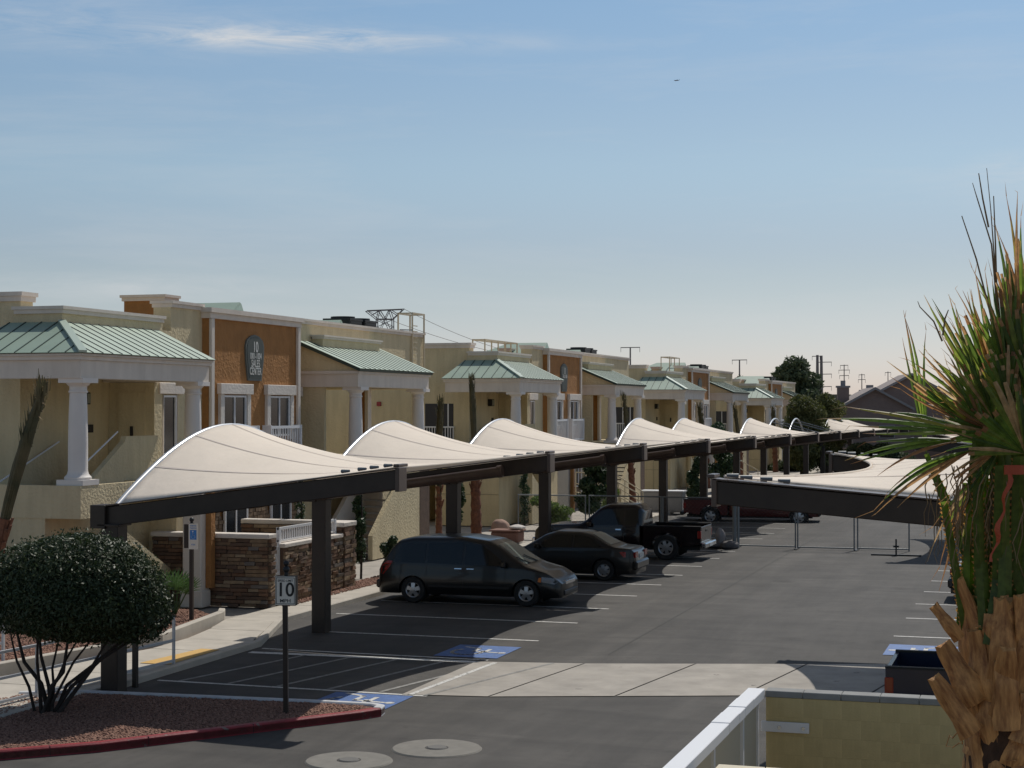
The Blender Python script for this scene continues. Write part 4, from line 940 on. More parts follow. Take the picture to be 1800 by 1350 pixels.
o = lump('paper_bag', mat('white_bag', (.6, .56, .52), .9), None, (-17.85, 56.8, .62), (.30, .25, .09), 4); tag(o, 'crumpled white bag lying on the pinkish planter block', 'bag')
o = lump('boulder', mat('boulder_pink', (.34, .22, .17), .9, .6, 9, .03, .15, 4), None, (-19.3, 59.4, .38), (.36, .36, .34), 5, k=.10); tag(o, 'round pinkish boulder behind the minivan roof', 'boulder')
t = thing('crowd_stand', 'low black fence stand lying in the lane left of the palm', 'stand', (-4.75, 56.3, 0)); b = MB(); b.box(-.8, .8, -.06, .06, 0, .05); b.build('base_bar', blackm, t); b = MB(); b.bar((0, 0, .05), (0, 0, .55), .05, .05); b.build('upright', blackm, t); b = MB(); b.box(-.09, .09, -.05, .05, .28, .34); b.build('clamp', blackm, t)

# ------------------------------------------------------------ near enclosure: block walls and white gate
def block_wall(label, x0, x1, y0, y1, z0, z1, capm, seed):
    t = thing('block_wall', label, 'wall', (x0, y0, 0), 0, 'olive block walls of the enclosure'); rr = random.Random(seed)
    b = MB(); b.box(.02, x1-x0-.02, .012, y1-y0-.012, 0, z1-.07); b.build('core', cmu, t)
    nz = int((z1-.06-z0)/.2); me = None
    mesh_full = MB(); mesh_full.box(.0004, .3996, 0, .05, .0004, .1996); mf = mesh_full.mesh('block', cmu)
    mesh_half = MB(); mesh_half.box(.0004, .1996, 0, .05, .0004, .1996); mh = mesh_half.mesh('block', cmu)
    for r_ in range(nz):
        x = 0; z = z1-.07-(r_+1)*.2
        if r_ % 2: o = link('block', mh, t); o.location = (0, -.001, z); x = .2
        while x < x1-x0-.05:
            o = link('block', mf if x+.4 <= x1-x0 else mh, t); o.location = (x, rr.uniform(-.0015, .0005), z); x += .4
    x = -.01
    while x < x1-x0:
        l_ = .4; b = MB(); b.box(x+.002, min(x+l_, x1-x0)-.002, -.012, y1-y0+.012, z1-.068, z1); b.build('cap_block', capm, t, bevel=.006); x += l_
    return t
block_wall('olive block wall with grey cap in front of the blue pickup', -2.88, .9, 18.0, 18.2, .3, 1.8, mat('grey_cap', (.25, .25, .24), .9, .3, 50, .004, .12, 4), 1)
block_wall('pale-topped block wall along the bottom edge of the photo, beside the palm', -2.66, .9, 13.95, 14.15, .9, 1.8, mat('cream_cap', (.62, .55, .42), .9, .3, 50, .004, .06, 4), 2)
t = thing('white_gate', 'white rail gate running away from the camera at the lower right', 'gate', (-2.98, 13.9, 0))
for k, (a, c_) in enumerate(((-.35, 2.0), (2.0, 2.55), (2.55, 2.9), (2.9, 3.4), (3.4, 4.1))):
    b = MB(); b.box(-.09, .09, a+.004, c_-.004, 1.72+.004*(k % 2), 1.82+.006*(k % 2)); b.build('top_rail', vinyl, t, bevel=.006)
for y in (1.55, 3.1, 4.02):
    b = MB(); b.box(-.035, .035, y-.035, y+.035, .05, 1.718); b.build('gate_post', vinyl, t)
b = MB(); b.box(-.04, .04, -.3, 4.05, .25, .33); b.build('bottom_rail', vinyl, t)
for k in range(29):
    y = -.28+k*.15; b = MB(); b.prism([(-.02, y, .33), (.02, y+.075, .33), (-.02, y+.148, .33)], (0, 0, 1.385)); b.build('ribbed_slat', mat('gate_panel_cream', (.50, .46, .36), .6), t)
t = thing('wall_bracket', 'white metal bracket bolted across the corner of the olive wall', 'bracket', (-2.98, 17.9, 1.37)); b = MB(); b.box(.05, .56, .065, .085, 0, .11); b.build('plate', vinyl, t, bevel=.004)
for x in (.25, .5): b = MB(); b.lathe([(0, .05), (.018, .05), (.018, .066)], 10, c=(x, 0, .055), axis='y'); b.build('bolt', steel, t)

# ------------------------------------------------------------ planting
def leaf_cloud(name, m, parent, centers, n, size, seed, kind='stuff', aspect=1.7, up=0.0, shell=0.0):
    """many small leaf faces spread through ellipsoids: centers = (cx, cy, cz, rx, ry, rz, weight)"""
    g_ = np.random.default_rng(seed); wts = np.array([c[6] for c in centers], float); wts /= wts.sum()
    idx = g_.choice(len(centers), n, p=wts); C = np.array([c[:6] for c in centers], float)[idx]
    d = g_.normal(size=(n, 3)); d /= np.linalg.norm(d, axis=1)[:, None]
    rad = g_.random(n)**(1/3.); rad = shell+(1-shell)*rad
    p = C[:, :3]+d*rad[:, None]*C[:, 3:6]
    nn = d*.8+g_.normal(size=(n, 3))*.75; nn[:, 2] += up; nn /= np.linalg.norm(nn, axis=1)[:, None]
    t1 = np.cross(nn, g_.normal(size=(n, 3))); t1 /= np.linalg.norm(t1, axis=1)[:, None]; t2 = np.cross(nn, t1)
    s = size*(.6+.8*g_.random(n))[:, None]
    a = p-t1*s*aspect*.5; b_ = p+t2*s*.32-t1*s*.05; c_ = p+t1*s*aspect*.5; e_ = p-t2*s*.32-t1*s*.05; 
    V = np.stack([a, b_, c_, e_], 1).reshape(-1, 3)
    me = bpy.data.meshes.new(name); me.vertices.add(4*n); me.vertices.foreach_set('co', V.ravel().astype(np.float32))
    me.loops.add(4*n); me.loops.foreach_set('vertex_index', np.arange(4*n, dtype=np.int32))
    me.polygons.add(n); me.polygons.foreach_set('loop_start', np.arange(0, 4*n, 4, dtype=np.int32)); me.polygons.foreach_set('loop_total', np.full(n, 4, np.int32))
    me.update(); me.validate(); me.materials.append(m); return link(name, me, parent, kind)
def leafmat(name, c, c2_, rough=.5, trans=.25, spec=.5):
    return mat(name, c, rough, var=.0001, vscale=2.2, vcol2=c2_, trans=trans, spec=spec)
bark = mat('dark_bark', (.035, .027, .022), .9, .5, 20, .01, .3, 5)
# round clipped tree on several stems
t = thing('round_tree', 'round clipped dark tree on bare crooked stems, lower left corner', 'tree', (-14.85, 22.75, .1))
rr = random.Random(5); fx, fy = math.cos(YAW), math.sin(YAW)
gl = leafmat('glossy_leaf', (.028, .044, .017), (.060, .082, .034), .52, .16, .36)
cxp, czp = .55, 1.93
def cl_(u, v_, w_): return (u*fx-v_*fy, u*fy+v_*fx, w_)
cen_ = []
for (u, v_, z, rx, ry, rz, wt) in ((cxp, 0, 1.72, 1.30, 1.2, .62, 6), (cxp, 0, 2.0, 1.22, 1.1, .78, 6), (cxp-.55, 0, 1.95, 1.0, .9, .72, 2), (cxp+.42, 0, 1.85, 1.0, .9, .78, 2.4), (cxp-.9, .1, 1.72, .7, .8, .52, 1), (cxp+.85, 0, 1.55, .62, .7, .5, 1)):
    x, y, z = cl_(u, v_, z); cen_.append((x, y, z, rx, ry, rz, wt))
leaf_cloud('crown', gl, t, cen_, 105000, .040, 11, shell=.5, up=.25)
leaf_cloud('stray_leaves', gl, t, [(cx_, cy_, cz_, rx_*1.07, ry_*1.07, rz_*1.09, w_) for cx_, cy_, cz_, rx_, ry_, rz_, w_ in cen_], 2600, .04, 19, shell=.97)
leaf_cloud('inner_twigs', bark, t, [(*cl_(cxp, 0, 1.8), 1.0, .9, .5, 1)], 5000, .09, 12)
for k in range(11):
    a = rr.uniform(0, 6.28); u0 = rr.uniform(-.16, .16)+(.05); u1 = -1.1+k*.235+rr.uniform(-.08, .08)+.45; v1 = rr.uniform(-.5, .5)
    z1 = 1.55; pts = [cl_(u0, rr.uniform(-.1, .1), -.1), cl_(u0+(u1-u0)*.22, v1*.2, .35+rr.uniform(-.08, .1)), cl_(u0+(u1-u0)*.55+rr.uniform(-.07, .07), v1*.55, .75+rr.uniform(-.1, .1)), cl_(u0+(u1-u0)*.85, v1*.9, 1.15), cl_(u1, v1, z1)]
    b = MB(); r0 = rr.uniform(.024, .042); b.tube(pts, [r0, r0*.85, r0*.7, r0*.5, r0*.3], 8); b.build('stem', bark, t, smooth=True)
    for q in range(2):
        b = MB(); p0 = Vector(pts[3]); b.tube([p0, p0+Vector((rr.uniform(-.3, .3), rr.uniform(-.2, .2), rr.uniform(.2, .45)))], [r0*.4, r0*.2], 6); b.build('branch', bark, t)
# gravel: island and bed (loose stones)
def gravel(name, poly, z, n, size, seed, m, label):
    g_ = np.random.default_rng(seed); P = np.array(poly); lo, hi = P.min(0), P.max(0); pts = []
    def inside(p):
        c = False; j = len(P)-1
        for i in range(len(P)):
            if (P[i][1] > p[1]) != (P[j][1] > p[1]) and p[0] < (P[j][0]-P[i][0])*(p[1]-P[i][1])/(P[j][1]-P[i][1])+P[i][0]: c = not c
            j = i
        return c
    while len(pts) < n:
        p = lo+(hi-lo)*g_.random(2)
        if inside(p): pts.append(p)
    pts = np.array(pts); base = np.array([(1, 0, 0), (0, 1, 0), (-1, 0, 0), (0, -1, 0), (0, 0, 1), (0, 0, -1)], float)
    F = np.array([(0, 1, 4), (1, 2, 4), (2, 3, 4), (3, 0, 4), (1, 0, 5), (2, 1, 5), (3, 2, 5), (0, 3, 5)])
    s = size*(.5+g_.random((n, 1, 1))); V = base[None]*(1+.4*(g_.random((n, 6, 1))-.5))*s; V = V*np.array([1, 1, .6])
    a = g_.random(n)*6.28; c, q = np.cos(a)[:, None], np.sin(a)[:, None]; X = V[..., 0]*c-V[..., 1]*q; Y = V[..., 0]*q+V[..., 1]*c
    V = np.stack([X+pts[:, :1], Y+pts[:, 1:2], V[..., 2]+z+.2*s[:, :, 0]], -1).reshape(-1, 3)
    FF = (F[None]+6*np.arange(n)[:, None, None]).reshape(-1)
    me = bpy.data.meshes.new(name); me.vertices.add(len(V)); me.vertices.foreach_set('co', V.ravel().astype(np.float32)); nf = 8*n
    me.loops.add(3*nf); me.loops.foreach_set('vertex_index', FF.astype(np.int32)); me.polygons.add(nf)
    me.polygons.foreach_set('loop_start', np.arange(0, 3*nf, 3, dtype=np.int32)); me.polygons.foreach_set('loop_total', np.full(nf, 3, np.int32)); me.update(); me.materials.append(m)
    o = link(name, me); tag(o, label, 'gravel', kind='stuff')
gm = mat('gravel_stone', (.20, .085, .055), .9, var=.45, vscale=18, vcol2=(.36, .20, .14))
isl_in = [(x+(cen.x-x)*.05, y+(cen.y-y)*.07) for x, y in isl]
gravel('island_gravel', isl_in, .10, 26000, .024, 1, gm, 'reddish brown gravel covering the island behind the red kerb')
gravel('bed_gravel', [(-20.6, 24.4), (-17.9, 26.0), (-17.08, 30.1), (-17.66, 33.8), (-18.6, 34.8), (-20.4, 34.8)], .17, 16000, .03, 2, gm, 'reddish gravel in the raised bed beside the ramp')
gravel('walk_gravel', [(-17.9, 41.6), (-17.35, 36.6), (-17.15, 36.6), (-17.1, 44), (-17.9, 47)], .118, 2600, .03, 3, gm, 'reddish gravel strip between the stone wall and the pavement')

# tied-up young palms in front of the porches
ptrunk = mat('young_palm_trunk', (.16, .065, .035), .9, .8, 14, .03, .35, 9)
tiedleaf = leafmat('tied_palm_leaf', (.05, .052, .020), (.15, .115, .055), .7, .15)
dryleaf = mat('dry_palm_leaf', (.30, .20, .10), .85, .3, 30, .006, .3, 9, trans=.15)
def small_palm(loc, H, lean, label, seed, r0=.13, bush=.16, tr_h=.55):
    rr = random.Random(seed); t = thing('tied_palm', label, 'palm tree', loc, 0, 'young palms with tied-up fronds')
    lx, ly = lean; P_ = lambda k: Vector((lx*k**1.6, ly*k**1.6, H*k))
    b = MB(); n = 18; pts = [P_(tr_h*i/n) for i in range(n+1)]
    b.tube(pts, [r0*(1.1-.3*i/n)*(1+.10*math.sin(i*2.4+seed)) for i in range(n+1)], 10); b.build('trunk', ptrunk, t)
    for q in range(16):                              # old leaf bases on the trunk
        k = tr_h*rr.uniform(.5, 1.0); a = rr.uniform(0, 6.28); p = P_(k)+Vector((math.cos(a), math.sin(a), 0))*r0*.85; u = Vector((math.cos(a)*.35, math.sin(a)*.35, 1)).normalized()
        b = MB(); b.bar(p, p+u*rr.uniform(.15, .3), .07, .025); b.build('leaf_base', ptrunk, t)
    for q in range(14):                              # petioles and folded blades bundled upward
        a = 2.4*q; pts = []; kt = rr.uniform(.82, 1.0); sp0 = bush*rr.uniform(.25, .55)
        for i in range(10):
            f = i/9; k = tr_h*.88+(kt-tr_h*.88)*f; sp = sp0*(1-.6*abs(f-.35))
            pts.append(P_(k)+Vector((math.cos(a)*sp, math.sin(a)*sp, 0)))
        b = MB(); b.tube(pts, [.022, .02, .02, .022, .03, .045, .055, .05, .04, .015], 6); b.build('petiole', tiedleaf, t)
    b = MB()
    for q in range(130):
        k = rr.uniform(.76, .99); p = P_(k); a = rr.uniform(0, 6.28); p += Vector((math.cos(a), math.sin(a), 0))*bush*rr.uniform(.3, .75)
        d = Vector((math.cos(a)*rr.uniform(.05, .22), math.sin(a)*rr.uniform(.05, .22), 1)).normalized()
        w_ = d.cross(Vector((math.cos(a), math.sin(a), 0))).normalized()*.022; l_ = rr.uniform(.12, .3)
        b.add([p-w_, p+w_, p+d*l_+w_*.3, p+d*l_-w_*.3], [(0, 1, 2, 3)])
    b.build('frond_bundle', tiedleaf, t, kind='stuff')
    b = MB()
    for q in range(10):
        p = P_(rr.uniform(.80, .96)); a = rr.uniform(0, 6.28); d = Vector((math.cos(a), math.sin(a), rr.uniform(-.9, .3))).normalized(); p += d*bush*.5
        w_ = d.cross(Vector((0, 0, 1))).normalized()*.014; l_ = rr.uniform(.06, .2); b.add([p-w_, p+w_, p+d*l_], [(0, 1, 2)])
    b.build('loose_tip', dryleaf, t, kind='stuff')
    return t
small_palm((-18.45, 26.4, .1), 5.2, (1.15, .2), 'leaning tied palm at the left edge, in front of the nearest porch', 1, .14, .19, .52)
small_palm((-20.7, 56.6, .1), 5.05, (.05, 0), 'short tied palm in front of the railed balcony opening', 2, .115, .20, .35)
small_palm((-20.25, 59.4, .1), 5.95, (-.2, 0), 'tall tied palm with an orange-red trunk, in front of the second building hip roof', 3, .19, .16, .48)
small_palm((-19.3, 80.2, 0), 5.5, (-.5, 0), 'tied palm beside the columns of the second building stair porch', 4, .16, .2, .5)
small_palm((-19.4, 99.6, -.1), 5.2, (-.5, 0), 'tied palm by the orange bay of the third building', 5, .18, .26, .5)
small_palm((-19.4, 111.3, -.2), 5.3, (-.5, 0), 'tied palm by the third building stair porch columns', 6, .18, .22, .5)
small_palm((-19.4, 126.0, -.4), 5.4, (-.2, 0), 'farthest tied palm, by the last porch with a green roof', 7, .2, .3, .5)
# shrubs
shrubm = leafmat('shrub_leaf', (.022, .045, .016), (.055, .095, .035), .5, .2)
limem = leafmat('lime_leaf', (.09, .14, .03), (.17, .23, .07), .5, .3)
def shrub(loc, w_, h, label, seed, n=2600, size=.07, m=shrubm, name='shrub', cat='shrub', group=None, lobes=5, stem=True):
    rr = random.Random(seed); t = thing(name, label, cat, loc, 0, group)
    cs = [(rr.uniform(-.4, .4)*w_, rr.uniform(-.4, .4)*w_, h*(.15+.8*(i+.5)/lobes), w_*rr.uniform(.35, .6)*(1.05-.55*i/lobes), w_*rr.uniform(.35, .6), h/lobes*.8, 1) for i in range(lobes)]
    leaf_cloud('foliage', m, t, cs, n, size, seed)
    if stem:
        b = MB(); b.tube([(0, 0, -.05), (rr.uniform(-.05, .05), 0, h*.5), (0, 0, h*.85)], [.035, .025, .01], 6); b.build('stem', bark, t)
    return t
shrub((-18.25, 43.6, .1), .32, 3.1, 'slim dark cypress climbing beside the stone pier and stair', 1, 2600, .07, lobes=9)
shrub((-17.75, 44.3, .1), .45, 1.1, 'low dark shrub between the stone pier and the minivan tail', 2, 2200, .06)
shrub((-19.3, 41.9, .1), .22, 3.0, 'thin dark cypress just behind the end patio wall', 9, 1000, .06, lobes=9)
shrub((-20.9, 59.3, .1), .38, 2.6, 'climbing plant on the left of the orange-red palm trunk', 3, 1500, .10, lobes=8)
shrub((-19.4, 62.6, .1), .35, 2.4, 'young bush with pale stems in front of the plain porch wall', 10, 900, .08, lobes=6)
shrub((-18.0, 68.2, .1), 1.0, 3.1, 'tall dark shrub behind the black pickup cab', 4, 5200, .12, lobes=8)
shrub((-18.6, 63.6, .1), 1.1, 1.25, 'light green bush behind the black pickup bonnet', 5, 3000, .10, limem)
shrub((-17.9, 70.6, .1), .6, 1.5, 'small light green bush left of the step railing', 6, 1400, .09, limem)
shrub((-16.9, 83.8, 0), .7, 2.4, 'dark bush beside the utility cabinet, behind the red pickup', 7, 2600, .13)
shrub((-17.4, 95.0, 0), 1.5, 4.0, 'conical dark tree between far canopy posts', 8, 4200, .17, name='conical_tree', cat='tree', lobes=7)
def spiky(loc, label, seed, r=.8, n=9, m=limem):
    rr = random.Random(seed); t = thing('fan_palm_seedling', label, 'palm plant', loc)
    for q in range(n):
        a = 2*math.pi*q/n+rr.uniform(-.3, .3); e_ = R(rr.uniform(35, 80)); d = Vector((math.cos(a)*math.cos(e_), math.sin(a)*math.cos(e_), math.sin(e_))); l_ = r*rr.uniform(.45, .65); b = MB()
        b.tube([(0, 0, 0), d*l_], .012, 5); hub = d*l_; side = d.cross(Vector((0, 0, 1))).normalized(); nrm = side.cross(d)
        for k in range(13):
            th = R(-80+160*k/12); dd = (d*math.cos(th)+side*math.sin(th)).normalized(); w_ = dd.cross(nrm).normalized()*.018; L_ = r*.45
            b.add([hub-w_*.3, hub+w_*.3, hub+dd*L_*.6+w_, hub+dd*L_+Vector((0, 0, -.05)), hub+dd*L_*.6-w_], [(0, 1, 2, 3, 4)])
        b.build('frond', m, t)
spiky((-18.7, 33.9, .15), 'small bright fan palm in the gravel bed beside the sloping stair wall', 3, 1.15, 11, leafmat('seedling_leaf', (.05, .10, .03), (.12, .20, .06), .5, .3))

# ------------------------------------------------------------ the big fan palm in the foreground
def vc_mat(name, rough, trans, tint=1.6):
    m = bpy.data.materials.new(name); m.use_nodes = True; t = m.node_tree; b = t.nodes['Principled BSDF']; b.inputs['Roughness'].default_value = rough
    a = t.nodes.new('ShaderNodeAttribute'); a.attribute_name = 'leaf_age'
    n = t.nodes.new('ShaderNodeTexNoise'); n.inputs['Scale'].default_value = 28; n.inputs['Detail'].default_value = 4; k = t.nodes.new('ShaderNodeTexCoord'); t.links.new(k.outputs['Object'], n.inputs['Vector'])
    r = t.nodes.new('ShaderNodeMapRange'); r.inputs[1].default_value = .3; r.inputs[2].default_value = .7; r.inputs[3].default_value = .7; r.inputs[4].default_value = 1.25; t.links.new(n.outputs['Fac'], r.inputs[0])
    mx = t.nodes.new('ShaderNodeVectorMath'); mx.operation = 'SCALE'; t.links.new(a.outputs['Color'], mx.inputs[0]); t.links.new(r.outputs[0], mx.inputs['Scale'])
    t.links.new(mx.outputs[0], b.inputs['Base Color'])
    tr = t.nodes.new('ShaderNodeBsdfTranslucent'); s2_ = t.nodes.new('ShaderNodeVectorMath'); s2_.operation = 'SCALE'; s2_.inputs['Scale'].default_value = tint; t.links.new(mx.outputs[0], s2_.inputs[0]); t.links.new(s2_.outputs[0], tr.inputs[0])
    ms = t.nodes.new('ShaderNodeMixShader'); ms.inputs[0].default_value = trans; t.links.new(b.outputs[0], ms.inputs[1]); t.links.new(tr.outputs[0], ms.inputs[2]); t.links.new(ms.outputs[0], t.nodes['Material Output'].inputs[0])
    return m
frondm = vc_mat('palm_frond', .42, .45, 2.2)
GREEN = [(.085, .135, .02), (.12, .185, .026), (.065, .105, .018), (.16, .20, .034)]
BROWN = [(.34, .19, .08), (.24, .12, .05), (.42, .28, .14)]
YEL = (.22, .20, .03)
def build_colored(b, colors, name, m, parent, smooth=False):
    me = bpy.data.meshes.new(name); me.from_pydata(b.v, [], b.f); me.materials.append(m)
    ca = me.color_attributes.new('leaf_age', 'FLOAT_COLOR', 'CORNER'); arr = np.ones((len(me.loops), 4), np.float32); i = 0
    for p, c_ in zip(me.polygons, colors):
        arr[p.loop_start:p.loop_start+p.loop_total, :3] = c_
    ca.data.foreach_set('color', arr.ravel()); me.update(); return link(name, me, parent)
PX, PD = 1765, 8.0
def LP(px, py, y=0.0): return Vector(((px-PX)/371., y, 4.8-(py-718)/371.))
xc0 = (PX-900)/2970*PD
palm = thing('fan_palm', 'large fan palm with ragged tied fronds and brown leaf bases, at the right edge', 'palm tree', (math.cos(YAW)*xc0-math.sin(YAW)*PD, math.sin(YAW)*xc0+math.cos(YAW)*PD, 0), YAW)
rp = random.Random(21)
def frond(hub, ang, R_, spread, n, ydir=0.0, tilt=0.0, droop=.05, dead=.12, cut=.25, root=None, seed=0, wmax=.021, tipb=.12, facing=1.0, allbrown=False):
    """one fan leaf: ang in degrees in the palm's x-z plane, ydir how much it leans away (+) or towards (-) the street"""
    rr = random.Random(seed); a = R(ang); d = Vector((math.cos(a), ydir, math.sin(a))).normalized()
    nn = Vector((math.sin(a)*tilt, -facing, -math.cos(a)*tilt)); nn = (nn-d*nn.dot(d)).normalized(); sdv = d.cross(nn).normalized()
    b = MB(); cols = []; dth = 2*spread/(n-1)
    for k in range(n):
        th = R(-spread+dth*k+rr.uniform(-.8, .8)); dd = (d*math.cos(th)+sdv*math.sin(th)).normalized(); ll = R_*(1-.22*abs(th/R(max(spread, 1)))**2)*rr.uniform(.86, 1.06)
        cc = rr.random() < cut; brown = allbrown or rr.random() < dead; g = rr.choice(GREEN); br = rr.choice(BROWN)
        if rr.random() < .05: g = YEL
        w0 = dd.cross(nn).normalized(); tend = rr.uniform(.5, .8) if cc else 1.0; dr = droop*rr.uniform(.4, 1.8)*R_; side = rr.uniform(-.12, .12)*R_; tf = .42
        fan = 2*math.tan(R(dth)/2)*ll; rows = []
        ns = 9
        for i in range(ns+1):
            t_ = tend*i/ns; p = hub+dd*ll*t_+Vector((0, 0, -1))*dr*t_**2.6+w0*side*max(0, t_-.45)**2*1.6+nn*.05*R_*math.sin(t_*3)
            hw = min(fan*t_*.52, wmax)+.0015 if t_ < tf else (min(fan*tf*.52, wmax))*max(.06, 1-((t_-tf)/(1-tf))**1.5)
            if t_ < tf: hw = min(fan*t_*.52, wmax*1.05)+.0015
            rows.append((p-w0*hw, p+nn*hw*.75, p+w0*hw))
        vs = [q for r_ in rows for q in r_]; o = len(b.v); b.v += [tuple(v_) for v_ in vs]
        for i in range(ns):
            for j in (0, 1):
                b.f.append((o+i*3+j, o+i*3+j+1, o+(i+1)*3+j+1, o+(i+1)*3+j)); t_ = tend*(i+.5)/ns
                c_ = br if (brown or t_ > 1-tipb*rr.uniform(.3, 1.8) or (cc and i == ns-1)) else g
                if not brown and c_ is g and t_ > .7 and rr.random() < .25: c_ = tuple(.5*(x+y) for x, y in zip(g, br))
                cols.append(c_)
        if not cc and rr.random() < .5:                # split thready tip
            e_ = rows[-1][1]; q = e_+dd*rr.uniform(.03, .09)+Vector((rr.uniform(-.03, .03), 0, rr.uniform(-.05, .02)))
            o = len(b.v); b.v += [tuple(e_-w0*.002), tuple(e_+w0*.002), tuple(q)]; b.f.append((o, o+1, o+2)); cols.append(br)
    f = build_colored(b, cols, 'frond', frondm, palm)
    if root is not None:
        pm = MB(); mid = root.lerp(hub, .5)+Vector((rr.uniform(-.02, .02), rr.uniform(-.02, .02), 0)); pts = [root, root.lerp(mid, .6), mid, mid.lerp(hub, .6), hub]
        wd = [.036, .031, .027, .022, .012]; vs = []; ax = (hub-root).normalized(); sx = ax.cross(Vector((0, -1, 0))).normalized(); nz = sx.cross(ax).normalized()
        if nz.y > 0: nz = -nz
        for p, w_ in zip(pts, wd): vs += [p-sx*w_, p+nz*w_*.35, p+sx*w_, p-nz*w_*.55]
        pm.add(vs, [(i*4+j, i*4+(j+1) % 4, (i+1)*4+(j+1) % 4, (i+1)*4+j) for i in range(4) for j in range(4)])
        nf = len(pm.f); cl2 = [(.12, .17, .025)]*nf
        for s_ in (-1, 1):                              # thorny orange margin
            for i in range(22):
                u = (i+.5)/22*.9; q = root.lerp(hub, u); k = min(3, int(u*4)); w_ = wd[k]+(wd[k+1]-wd[k])*(u*4-k); base = [pts[k].lerp(pts[k+1], u*4-k)+sx*s_*w_]
                c0 = base[0]; o = len(pm.v); pm.v += [tuple(c0-ax*.006), tuple(c0+ax*.008), tuple(c0+sx*s_*.010+ax*.006)]; pm.f.append((o, o+1, o+2)); cl2.append((.34, .17, .04))
        build_colored(pm, cl2, 'petiole', frondm, f)
    return f
# upright folded fans (back ones first)
T = lambda x, y_: LP(x, 1090, y_)
FR = [ # hub px, py, y, ang, R, spread, n, kwargs
 (1800, 760, .10, 89, 1.18, 12, 8, dict(cut=.6, dead=.3, wmax=.036)), (1782, 720, .05, 92, 1.04, 10, 6, dict(cut=.7, dead=.35, wmax=.036)), (1830, 740, .0, 84, 1.25, 12, 8, dict(cut=.4, dead=.3, wmax=.034)),
 (1772, 740, -.06, 96, .80, 12, 7, dict(cut=.5, dead=.25, wmax=.036)), (1790, 700, -.14, 90, .66, 20, 8, dict(cut=.8, dead=.12, wmax=.045)), (1760, 750, .12, 105, .72, 11, 6, dict(cut=.2, dead=.15, wmax=.034)),
 (1850, 720, .05, 78, 1.1, 16, 9, dict(cut=.4, wmax=.036)), (1748, 690, .0, 110, .52, 14, 6, dict(cut=.2, dead=.05, droop=-.05, wmax=.036)), (1815, 640, .08, 91, .88, 8, 5, dict(cut=.6, dead=.4, wmax=.034)),
 (1735, 740, -.12, 115, .46, 20, 8, dict(cut=.5, dead=.1, wmax=.042)), (1755, 660, -.12, 108, .46, 12, 6, dict(cut=.4, dead=.1, wmax=.04)), (1720, 770, -.14, 128, .40, 22, 8, dict(cut=.6, dead=.1, wmax=.042)), (1770, 560, -.05, 100, .42, 12, 6, dict(cut=.7, dead=.35, wmax=.04)),
 (1765, 765, .02, 94, .98, 9, 6, dict(cut=.5, dead=.3, wmax=.036)), (1788, 745, -.05, 91, 1.12, 8, 6, dict(cut=.5, dead=.3, wmax=.036)), (1742, 760, .05, 101, .66, 14, 8, dict(cut=.6, dead=.15, wmax=.045)), (1725, 770, -.1, 112, .50, 16, 8, dict(cut=.6, dead=.15, wmax=.045)),
 (1760, 640, -.1, 95, .52, 16, 8, dict(cut=.7, dead=.25, wmax=.042)), (1790, 600, -.05, 92, .62, 12, 7, dict(cut=.6, dead=.3, wmax=.042)), (1750, 720, -.2, 104, .42, 26, 9, dict(cut=.9, dead=.1, wmax=.05)), (1780, 740, .25, 100, .75, 24, 12, dict(cut=.5, dead=.1, wmax=.045)), (1790, 700, -.22, 86, .4, 26, 9, dict(cut=.9, dead=.1, wmax=.05)),
 (1648, 800, .22, 98, .84, 4.5, 4, dict(cut=0, dead=0, tipb=.15, wmax=.024)), (1735, 690, .10, 121, .50, 9, 4, dict(cut=.1, dead=0, droop=-.07, wmax=.034)),
 (1722, 730, .02, 136, .42, 20, 8, dict(cut=.35, dead=.12, wmax=.038)), (1705, 745, -.05, 151, .50, 11, 5, dict(cut=.15, dead=.4, tipb=.35, droop=-.10, wmax=.030)),
 (1705, 762, -.08, 175, .70, 11, 5, dict(cut=0, dead=0, tipb=.12, droop=-.01, wmax=.042, tilt=.7)), (1690, 775, .05, 189, .58, 9, 4, dict(cut=0, dead=.1, droop=.06, wmax=.042, tilt=.7)),
 (1700, 790, -.10, 203, .56, 9, 4, dict(cut=0, dead=.15, droop=.10, wmax=.034, tilt=.4)), (1735, 760, -.15, 163, .36, 28, 9, dict(cut=.8, dead=.2, wmax=.045)), (1738, 790, -.16, 215, .33, 26, 9, dict(cut=.5, dead=.5, droop=.25, wmax=.034)),
 (1774, 795, -.24, 120, .50, 58, 17, dict(cut=.9, dead=.10, wmax=.046, tipb=.22)), (1776, 795, -.26, 58, .52, 40, 12, dict(cut=.7, dead=.05, wmax=.042)), (1760, 690, -.18, 112, .36, 30, 8, dict(cut=.95, dead=.1, wmax=.05)),
 (1850, 770, -.1, 30, .7, 30, 10, dict(cut=.3, wmax=.036)), (1840, 790, .0, 355, .6, 30, 10, dict(cut=.3, droop=.15, wmax=.036)), (1830, 780, .25, 60, .8, 30, 10, dict(cut=.3, wmax=.036)), (1790, 780, .35, 105, .6, 35, 11, dict(cut=.3, ydir=.5, wmax=.036)),
 (1800, 790, .3, 140, .45, 30, 9, dict(cut=.3, ydir=.8, wmax=.036)), (1790, 830, -.1, 262, .38, 22, 8, dict(dead=.5, droop=.1, wmax=.014)), (1795, 800, -.05, 300, .36, 18, 8, dict(dead=.2, wmax=.016, droop=.1)),
 (1722, 835, -.05, 230, .36, 20, 7, dict(dead=.6, droop=.3, wmax=.030)), (1705, 850, .1, 258, .42, 14, 6, dict(allbrown=True, droop=.2, wmax=.034)), (1745, 850, .0, 266, .46, 14, 9, dict(dead=.6, droop=.1, wmax=.016))]
roots = [1700, 1722, 1745, 1768, 1790, 1812, 1835]
